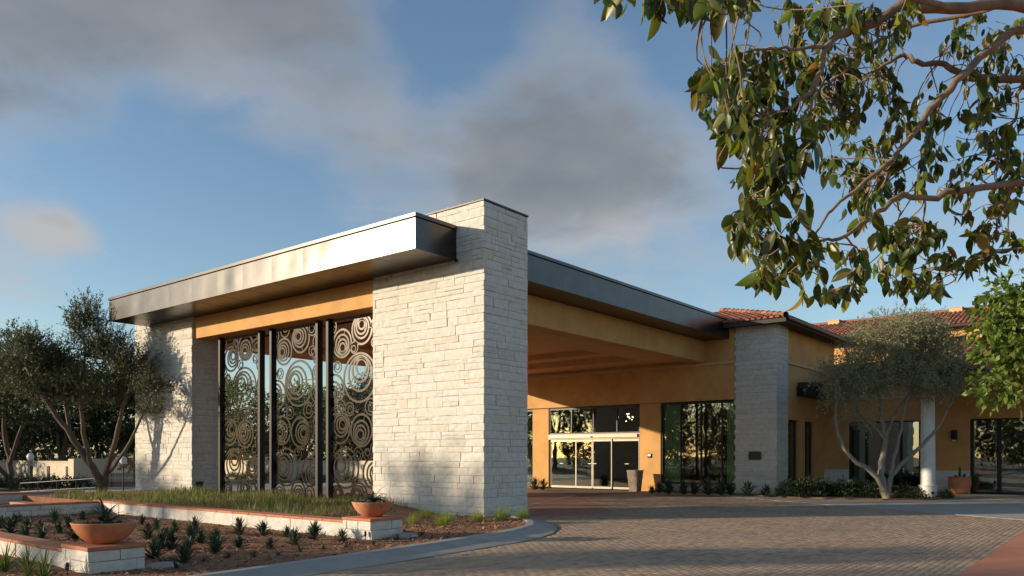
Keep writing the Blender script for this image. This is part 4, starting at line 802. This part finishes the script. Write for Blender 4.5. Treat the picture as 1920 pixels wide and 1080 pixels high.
for i, (px, d, h, cw, lab, lf) in enumerate([(-70, 44, 8.2, 3.4, 'dark broad tree rising at the left frame edge behind the garden', 'dark_leaf'), (35, 47, 7.8, 3.2, 'dense dark tree behind the low stone garden wall', 'dark_leaf'), (118, 45, 7.4, 3.0, 'dark tree behind the leaning olive, left of its trunk', 'olive'), (190, 49, 7.6, 3.2, 'dark tree behind the leaning olive, right of its trunk', 'dark_leaf'), (255, 46, 7.2, 2.9, 'dark tree hidden behind the left end of the canopy', 'dark_leaf'),
                                          (410, 66, 8.6, 3.8, 'green tree seen through the leftmost ring screen', 'bright_leaf'), (500, 62, 6.8, 3.4, 'low green tree seen between the left and middle ring screens', 'olive'), (570, 66, 8.0, 3.6, 'green tree seen through the middle ring screen', 'bright_leaf'), (640, 60, 7.0, 3.2, 'olive green tree seen between the middle and right ring screens', 'olive'), (700, 64, 8.4, 3.6, 'tall green tree seen through the rightmost ring screen', 'olive')]):
    wild_tree(lab, gp(px, d), h, cw, 300+7*i, lf, 'trees beyond the canopy', dens=.75, L=.22, w=.085)
# olive before the porch
b3 = gz(1662, 935, .04); d3 = pj(b3)[2]
tree('olive_tree', 'silvery multi-trunk olive tree growing in front of the hotel porch', b3,
     [([b3, A(1655, 905, d3), A(1651, 870, d3), A(1662, 830, d3+.2), A(1655, 790, d3+.3), A(1645, 730, d3+.3)], .16, .05), ([b3+.05, A(1650, 900, d3-.1), A(1630, 880, d3-.2), A(1595, 860, d3-.4), A(1572, 825, d3-.5), A(1565, 770, d3-.5), A(1568, 720, d3-.5)], .11, .03),
      ([b3-.03, A(1668, 895, d3), A(1690, 870, d3+.2), A(1730, 835, d3+.3), A(1760, 800, d3+.4), A(1785, 750, d3+.4)], .11, .04), ([A(1668, 890, d3), A(1678, 850, d3+.1), A(1690, 800, d3+.2), A(1700, 740, d3+.2)], .08, .035), ([A(1662, 830, d3+.2), A(1640, 800, d3), A(1612, 780, d3-.3), A(1598, 740, d3-.4)], .06, .025), ([A(1660, 820, d3+.2), A(1680, 770, d3+.6), A(1720, 720, d3+.8)], .06, .03)],
     [(A(1655, 628, d3), (1.1, 1.1, .8), 560), (A(1705, 620, d3+.3), (1.1, 1.1, .7), 480), (A(1760, 645, d3+.3), (.9, .9, .55), 260), (A(1625, 670, d3-.3), (1.1, 1.1, .75), 360), (A(1580, 705, d3-.5), (.9, .9, .6), 280), (A(1740, 670, d3+.4), (1.1, 1.1, .7), 350), (A(1795, 705, d3+.5), (1.0, 1.0, .5), 280), (A(1680, 700, d3), (1.3, 1.3, .7), 400), (A(1620, 730, d3), (.9, .9, .5), 220), (A(1745, 725, d3+.2), (.9, .9, .4), 200), (A(1573, 745, d3-.5), (.4, .4, .35), 60), (A(1610, 785, d3-.3), (.4, .4, .22), 45)],
     M['olive_pale'], M['bark_grey'], 23, L=.095, w=.026, upb=.25, shoot=.55, droop=.7, dens=1.3)
# light green tree at the right edge
bt = at(2060, 800, 12.0); bt[2] = 0
tree('leafy_tree', 'light green leafy tree reaching in at the right edge before the porch', bt, [([bt, at(2055, 780, 12), at(2030, 690, 12), at(1990, 620, 12)], .13, .06), ([at(2040, 720, 12), at(1980, 690, 11.8), at(1910, 670, 11.7)], .05, .02), ([at(2030, 690, 12), at(1970, 600, 11.9), at(1900, 560, 11.8)], .05, .02)],
     [(at(1893, 545, 11.8), (.36, .4, .26), 70), (at(1910, 600, 11.9), (.5, .5, .36), 110), (at(1862, 590, 11.6), (.25, .3, .16), 34), (at(1900, 660, 11.6), (.38, .4, .34), 90), (at(1882, 715, 11.5), (.26, .3, .24), 50), (at(1950, 640, 12), (.5, .6, .7), 150), (at(2020, 560, 12.2), (.8, .8, .8), 150), (at(1945, 715, 12), (.3, .3, .2), 40)], M['bright_leaf'], M['bark_ficus'], 24, L=.11, w=.062, shoot=.26, per=10, upb=.0, droop=.9, twigs=7)
# trees outside the left of the frame: they shade the drive and stand in the glass
for i, (x, y, h, cw) in enumerate([(-35.0, 33.0, 11.0, 1.7), (-36, 22.5, 9.6, 1.1), (-44, 25.6, 11.5, 1.3), (-30, 44, 9.4, 2.5)]):
    wild_tree('broadleaf garden tree left of the view, %s along the drive' % ORD[i], (x, y, -.02), h, cw, 500+9*i, 'olive', 'trees left of the drive', dens=.2, L=.20, w=.08, th=.68)

# woods closing the horizon
def wood(name, label, pts, h, n, depth, leaf, seed):
    r = np.random.default_rng(seed); P = np.array(pts, float); seg = np.linalg.norm(np.diff(P, axis=0), axis=1); cum = np.r_[0, np.cumsum(seg)]; m = int(cum[-1]/2.2); C_, D_ = [], []
    for k in range(m):
        t = r.uniform(0, cum[-1]); c = np.array([np.interp(t, cum, P[:, 0]), np.interp(t, cum, P[:, 1])])+r.normal(0, depth*.4, 2); hh = h*r.uniform(.6, 1.15); rr = r.uniform(1.3, 2.4); q = int(n/m)
        d = r.normal(size=(q, 3)); d /= np.linalg.norm(d, axis=1)[:, None]; cz = hh*.55; z = r.uniform(.45, 1, q)**.5; C_.append(np.array([c[0], c[1], cz])+d*z[:, None]*np.array([rr, rr, hh*.5])*(1+.25*np.sin(d[:, :1]*5+k))); D_.append(d+r.normal(0, .8, (q, 3)))
    V, Fq = leaf_quads(np.vstack(C_), np.vstack(D_), .5, .26, r); tag(obj(name, V, Fq, M[leaf]), label, 'woods', kind='stuff')
wood('distant_woods', 'dark woods closing the view behind the garden and through the screens', [(-16, 52), (8, 62), (30, 62), (52, 50)], 5.2, 26000, 5, 'dark_leaf', 61)
wood('far_tree_belt', 'belt of trees across the street, mirrored in the hotel glass', [(-40, 66), (-66, 40), (-72, 5), (-62, -30), (-40, -55)], 10.0, 110000, 6, 'olive', 62)

# ------------------------------------------------------------------ ficus overhead
fb = at(2380, 800, 4.6); fb[2] = .02; fk = at(2330, 260, 4.5)
ft = thing('ficus_tree', 'large leaved ficus tree whose branches hang over the upper right', 'tree', fb)
MB().tube([fb, fb+np.array([.03, 0, .9]), fb+np.array([-.04, .05, 1.9]), fk], [.24, .19, .17, .15], 12).build('trunk', M['bark_ficus'], ft, smooth=True)
BR = [([(2330, 250, 4.5), (2100, 60, 4.3), (1920, 3, 4.0), (1789, 19, 3.9), (1683, 8, 3.8), (1655, 39, 3.8), (1600, 52, 3.75), (1560, 72, 3.7), (1547, 90, 3.65), (1535, 150, 3.6), (1492, 200, 3.5), (1440, 217, 3.45), (1385, 212, 3.4)], .075, .008),
      ([(2330, 255, 4.5), (2080, 165, 4.5), (1920, 147, 4.5), (1817, 147, 4.5), (1778, 121, 4.5), (1717, 119, 4.5), (1694, 97, 4.5), (1655, 125, 4.5), (1625, 140, 4.5)], .06, .012),
      ([(2330, 240, 4.5), (2050, 70, 4.2), (1920, 44, 4.1), (1878, 72, 4.05), (1822, 125, 4.0), (1750, 194, 3.95), (1683, 289, 3.9), (1633, 333, 3.85), (1561, 389, 3.8), (1528, 439, 3.75)], .065, .010),
      ([(2330, 262, 4.5), (2100, 320, 4.2), (1920, 342, 4.0), (1811, 356, 3.9), (1733, 372, 3.85), (1689, 364, 3.8), (1639, 406, 3.7), (1583, 444, 3.6), (1528, 456, 3.55), (1490, 470, 3.5)], .05, .008),
      ([(1900, 10, 4.0), (1767, 33, 4.1), (1655, 64, 4.15), (1589, 128, 4.2), (1544, 167, 4.2), (1500, 185, 4.2)], .026, .008), ([(1683, 289, 3.9), (1660, 345, 4.2), (1690, 400, 4.4), (1680, 450, 4.4)], .018, .006),
      ([(1547, 88, 3.65), (1480, 92, 3.6), (1420, 90, 3.55), (1360, 110, 3.5)], .02, .006), ([(1789, 19, 3.9), (1650, -25, 3.4), (1500, -30, 3.0), (1390, -22, 2.8), (1250, -20, 2.75), (1150, -15, 2.7)], .03, .006), ([(1900, 345, 4.0), (1870, 420, 4.1), (1850, 480, 4.1)], .016, .006), ([(1920, 147, 4.5), (1900, 230, 4.6), (1870, 300, 4.6)], .025, .008), ([(1535, 150, 3.6), (1515, 205, 3.5), (1480, 270, 3.35), (1465, 330, 3.3)], .016, .005), ([(1492, 120, 4.2), (1440, 150, 4.0), (1395, 190, 3.9)], .014, .005), ([(1385, 212, 3.4), (1350, 190, 3.4), (1308, 160, 3.4)], .009, .004), ([(1600, 530, 4.1), (1570, 545, 4.0), (1540, 550, 3.9)], .007, .003), ([(1745, 515, 4.1), (1710, 540, 4.1), (1680, 550, 4.1)], .007, .003), ([(1440, 217, 3.45), (1420, 290, 3.3), (1400, 370, 3.35), (1405, 440, 3.4)], .012, .004), ([(1490, 470, 3.5), (1440, 470, 3.5), (1410, 455, 3.45)], .010, .004), ([(1528, 456, 3.55), (1500, 495, 3.6), (1455, 530, 3.7)], .010, .004), ([(1583, 444, 3.6), (1620, 480, 3.9), (1600, 530, 4.1)], .010, .004), ([(1733, 372, 3.85), (1730, 440, 4.0), (1745, 515, 4.1)], .012, .004), ([(1850, 480, 4.1), (1810, 500, 4.2), (1790, 530, 4.2)], .008, .004)]
bpts = []
for pts, r0, r1 in BR:
    P = np.array([at(*q) for q in pts]); d = np.linspace(0, 1, len(P)); tt = np.linspace(0, 1, len(P)*4); Q = np.c_[[np.interp(tt, d, P[:, i]) for i in range(3)]].T
    for _ in range(3): Q[1:-1] = (Q[:-2]+2*Q[1:-1]+Q[2:])/4
    Q[1:-1] += rng.normal(0, .006, (len(Q)-2, 3)); MB().tube(Q, list(np.linspace(r0, r1, len(Q))*.48*(1+rng.normal(0, .05, len(Q)))), 8).build('branch', M['bark_ficus'], ft, smooth=True); bpts += list(Q)
bpts = np.array(bpts)
def leaf_tpl(droop, fold, L=.115, w=.029, n=5):
    V, Q = [], []
    th = 0.; p = np.zeros(2)
    for i in range(n+1):
        t = i/n; ww = w*math.sin(math.pi*min(1, t*.92+.06))**.8*(1-.25*t) if 0 < i < n else .0012
        if i == 0: ww = .0015
        V += [(ww, p[0], p[1]+ww*fold), (0, p[0], p[1]), (-ww, p[0], p[1]+ww*fold)]; p = p+np.array([math.cos(th), -math.sin(th)])*L/n; th += droop/n
    for i in range(n): b = 3*i; Q += [(b, b+1, b+4, b+3), (b+1, b+2, b+5, b+4)]
    return np.array(V), np.array(Q)
TPL = [leaf_tpl(.5, .35), leaf_tpl(.9, .55), leaf_tpl(.15, .2), leaf_tpl(-.3, .4)]
CL = [((1345, 165), (40, 45), 3.4, 6), ((1312, 160), (16, 36), 3.4, 5), ((1365, 215), (30, 40), 3.3, 5), ((1352, 235), (20, 30), 3.1, 3), ((1550, 555), (60, 14), 3.9, 5), ((1680, 555), (40, 14), 4.1, 4), ((1400, 140), (50, 50), 3.5, 9), ((1430, 215), (70, 60), 3.4, 16), ((1400, 270), (60, 50), 3.1, 9), ((1470, 270), (70, 60), 3.3, 14), ((1480, 130), (60, 50), 3.9, 13), ((1545, 150), (60, 60), 4.4, 15), ((1560, 230), (60, 70), 4.4, 17), ((1460, 345), (70, 50), 3.1, 11), ((1400, 370), (45, 40), 3.4, 5), ((1410, 440), (60, 50), 3.3, 11), ((1470, 430), (60, 55), 3.4, 11), ((1500, 490), (60, 35), 3.6, 8),
      ((1450, 520), (40, 22), 3.7, 5), ((1570, 330), (50, 35), 4.3, 8), ((1600, 260), (30, 40), 4.4, 6), ((1630, 400), (60, 40), 3.9, 10), ((1660, 300), (60, 40), 4.2, 10), ((1640, 480), (70, 40), 4.1, 13), ((1600, 520), (50, 35), 4.2, 7), ((1720, 250), (55, 40), 4.4, 11), ((1740, 330), (60, 45), 4.2, 12), ((1720, 430), (60, 50), 4.1, 12), ((1740, 510), (60, 45), 4.2, 11), ((1690, 200), (50, 25), 4.5, 6), ((1800, 280), (60, 60), 4.5, 14), ((1820, 400), (60, 50), 4.3, 12), ((1810, 470), (60, 40), 4.2, 11), ((1870, 470), (50, 50), 4.2, 11), ((1880, 240), (50, 70), 4.6, 16), ((1900, 330), (40, 50), 4.4, 9), ((1860, 130), (60, 50), 4.6, 13), ((1800, 60), (60, 40), 4.4, 10), ((1880, 40), (50, 40), 4.3, 9), ((1640, 70), (50, 40), 4.2, 10), ((1580, 30), (60, 30), 3.9, 12), ((1510, 30), (50, 25), 3.9, 8), ((1700, 30), (40, 25), 4.0, 6), ((1650, 150), (40, 30), 4.6, 6),
      ((1270, 5), (40, 10), 2.75, 5), ((1160, 2), (14, 4), 2.75, 2), ((1395, 8), (30, 14), 2.8, 5), ((1330, 0), (30, 8), 2.75, 3), ((1620, 10), (25, 20), 2.9, 3), ((1980, 200), (60, 150), 4.6, 18), ((2020, 420), (60, 100), 4.4, 12)]
LV, tw = [], MB(); fr = np.random.default_rng(77)
for (cx_, cy_), (rx, ry), d, nt_ in CL:
    for k in range(int(nt_*(1.65 if cx_ < 1590 else 1.1)+.5)):
        a_ = fr.uniform(0, 6.28); q = math.sqrt(fr.random()); tip = at(cx_+math.cos(a_)*q*rx, cy_+math.sin(a_)*q*ry-12, d+fr.normal(0, .22)); j = int(np.argmin(np.linalg.norm(bpts-tip, axis=1)+fr.uniform(0, .15, len(bpts)))); b = bpts[j]; dist = np.linalg.norm(tip-b)
        if dist > .46: continue
        path = bend(b, tip, fr, .10, 9); tw.tube(path, list(np.linspace(.0042, .0018, 9)), 4, cap=False); path = path[::2]
        for l in range(fr.integers(4, 8)):
            t = 1-abs(fr.normal(0, .22)); p = path[0]+(tip-path[0])*max(.15, t) if l else tip; p = path[min(4, max(0, int(round(t*4))))]+fr.normal(0, .012, 3)
            dv = np.array([fr.normal(0, .40), fr.normal(0, .40), -1.0+fr.normal(0, .38)]); dv /= np.linalg.norm(dv); LV.append((p, dv, fr.normal(size=3), fr.uniform(.38, .82)+(.35 if fr.random() < .10 else 0), fr.integers(4)))
tw.build('twigs', M['bark_ficus'], ft)['kind'] = 'stuff'
def leaf_frame(dv, up):
    s = np.cross(dv, up); s /= np.linalg.norm(s); n_ = np.cross(s, dv); return np.stack([s, dv, n_], 1)
LV.sort(key=lambda q: (q[0]-CAM)@FWD/q[3] if -20 < pj(q[0])[0] < 1940 and pj(q[0])[1] > -30 else 99)
lm = [mesh_of('leaf', v, f, M['ficus'], True) for v, f in TPL]
for p, dv, up, s, k in LV[:300]:
    Rm = leaf_frame(dv, up); o = bpy.data.objects.new('leaf', lm[k]); COL.objects.link(o); WL[o.name] = p; o.parent = ft; o.matrix_local = Matrix.Translation(Vector(p-fb)) @ Matrix(Rm.tolist()).to_4x4() @ Matrix.Scale(s, 4)
V, Q = [], []; kk = 0
for p, dv, up, s, k in LV[300:]:
    Rm = leaf_frame(dv, up); v, f = TPL[k]; V.append(p+(v*s)@Rm.T); Q.append(f+kk); kk += len(v)
tag(obj('foliage', np.vstack(V), np.vstack(Q), M['ficus'], ft, smooth=True), kind='stuff')

# ------------------------------------------------------------------ garden at the far left
gw_ = thing('garden_wall', 'low sunlit sandstone garden wall with dark slots at the far left', 'garden wall', (3, 33, 0))
box('wall', M['plaster'], gw_, 2.9, 3.3, 31.3, 42, 0, 1.28); box('coping', M['plaster'], gw_, 2.85, 3.35, 31.3, 42, 1.281, 1.33)
box('end_pier', M['plaster'], gw_, 2.75, 4.6, 30.6, 31.29, 0, 1.45, b=.01)
for y in (31.75, 34.2, 36.6): box('slot', M['metal_dark'], gw_, 2.86, 2.899, y-.14, y+.14, .25, 1.05)
gw2 = thing('garden_wall', 'long cream plaster garden wall seen through the ring screens', 'garden wall', (15.6, 27, 0)); box('wall', M['plaster'], gw2, 15.4, 15.8, 18.2, 46, 0, 1.26); box('coping', M['plaster'], gw2, 15.35, 15.85, 18.2, 46, 1.261, 1.32)
struct(box('garden_path', M['pale_concrete'], None, -30, 15.3, 19.5, 26.0, -.025, .01))
for i in range(9):
    y = 19.0+i*2.1; o = bpy.data.objects.new('hedge_shrub', shm[i % 3]); link(o, None, (14.9+rng.normal(0, .15), y, 0)); o.scale = (.9, .9, .75+.2*rng.random()); tag(o, 'dark shrub before the cream garden wall, %s from the hotel' % ORD[i], 'shrub', 'shrubs before the cream garden wall')
for i in range(7):
    o = bpy.data.objects.new('hedge_shrub', shm[i % 3]); p = gz(-10+i*27, 905+2*rng.random(), .3); p = np.array([p[0], p[1], .05]); link(o, None, p); o.scale = (1.1, 1.1, .8+.3*rng.random()); tag(o, 'low shrub below the garden railing at far left, %s from the left' % ORD[i], 'shrub', 'shrubs below the railing')
fe = thing('iron_fence', 'black iron picket fence between the garden wall and the far pier', 'fence', (5, 27, 0)); P0, P1 = np.array([4.0, 29.6, 0]), np.array([7.2, 25.0, 0]); nn = 52
for k in range(nn):
    p = P0+(P1-P0)*k/(nn-1); MB().tube([p, p+np.array([0, 0, 1.75])], [.011, .011], 5).build('picket', M['black_steel'], fe)
for z_ in (.2, 1.6): MB().tube([P0+np.array([0, 0, z_]), P1+np.array([0, 0, z_])], [.02, .02], 5).build('rail', M['black_steel'], fe)
hr = thing('handrail', 'thin silver handrail beside the leaning olive trunk', 'handrail', (1, 24, 0)); q0, q1 = at(38, 906, 33), at(180, 897, 31)
for dz in (0, -.36): MB().tube([q0+np.array([0, 0, dz]), q1+np.array([0, 0, dz])], [.013, .013], 6).build('rail', M['steel'], hr)
for k in range(5): p = q0+(q1-q0)*k/4; MB().tube([p, np.array([p[0], p[1], 0])], [.02, .02], 6).build('post', M['black_steel'], hr)
for i, (px, py, d) in enumerate(((57, 857, 36), (231, 863, 35))):
    p = at(px, py, d); t = thing('globe_lamp', ('white globe lamp above the sandstone garden wall', 'white globe lamp between the olive trunk and the far pier')[i], 'lamp', (p[0], p[1], 0)); MB().tube([(p[0], p[1], 0), (p[0], p[1], p[2]-.15)], [.03, .025], 8).build('post', M['black_steel'], t)
    MB().lathe([(.02, -.18), (.10, -.15), (.15, -.05), (.15, .05), (.10, .15), (.02, .19)], p, 16).build('globe', M['globe'], t, smooth=True)
print('objects', len(bpy.data.objects))
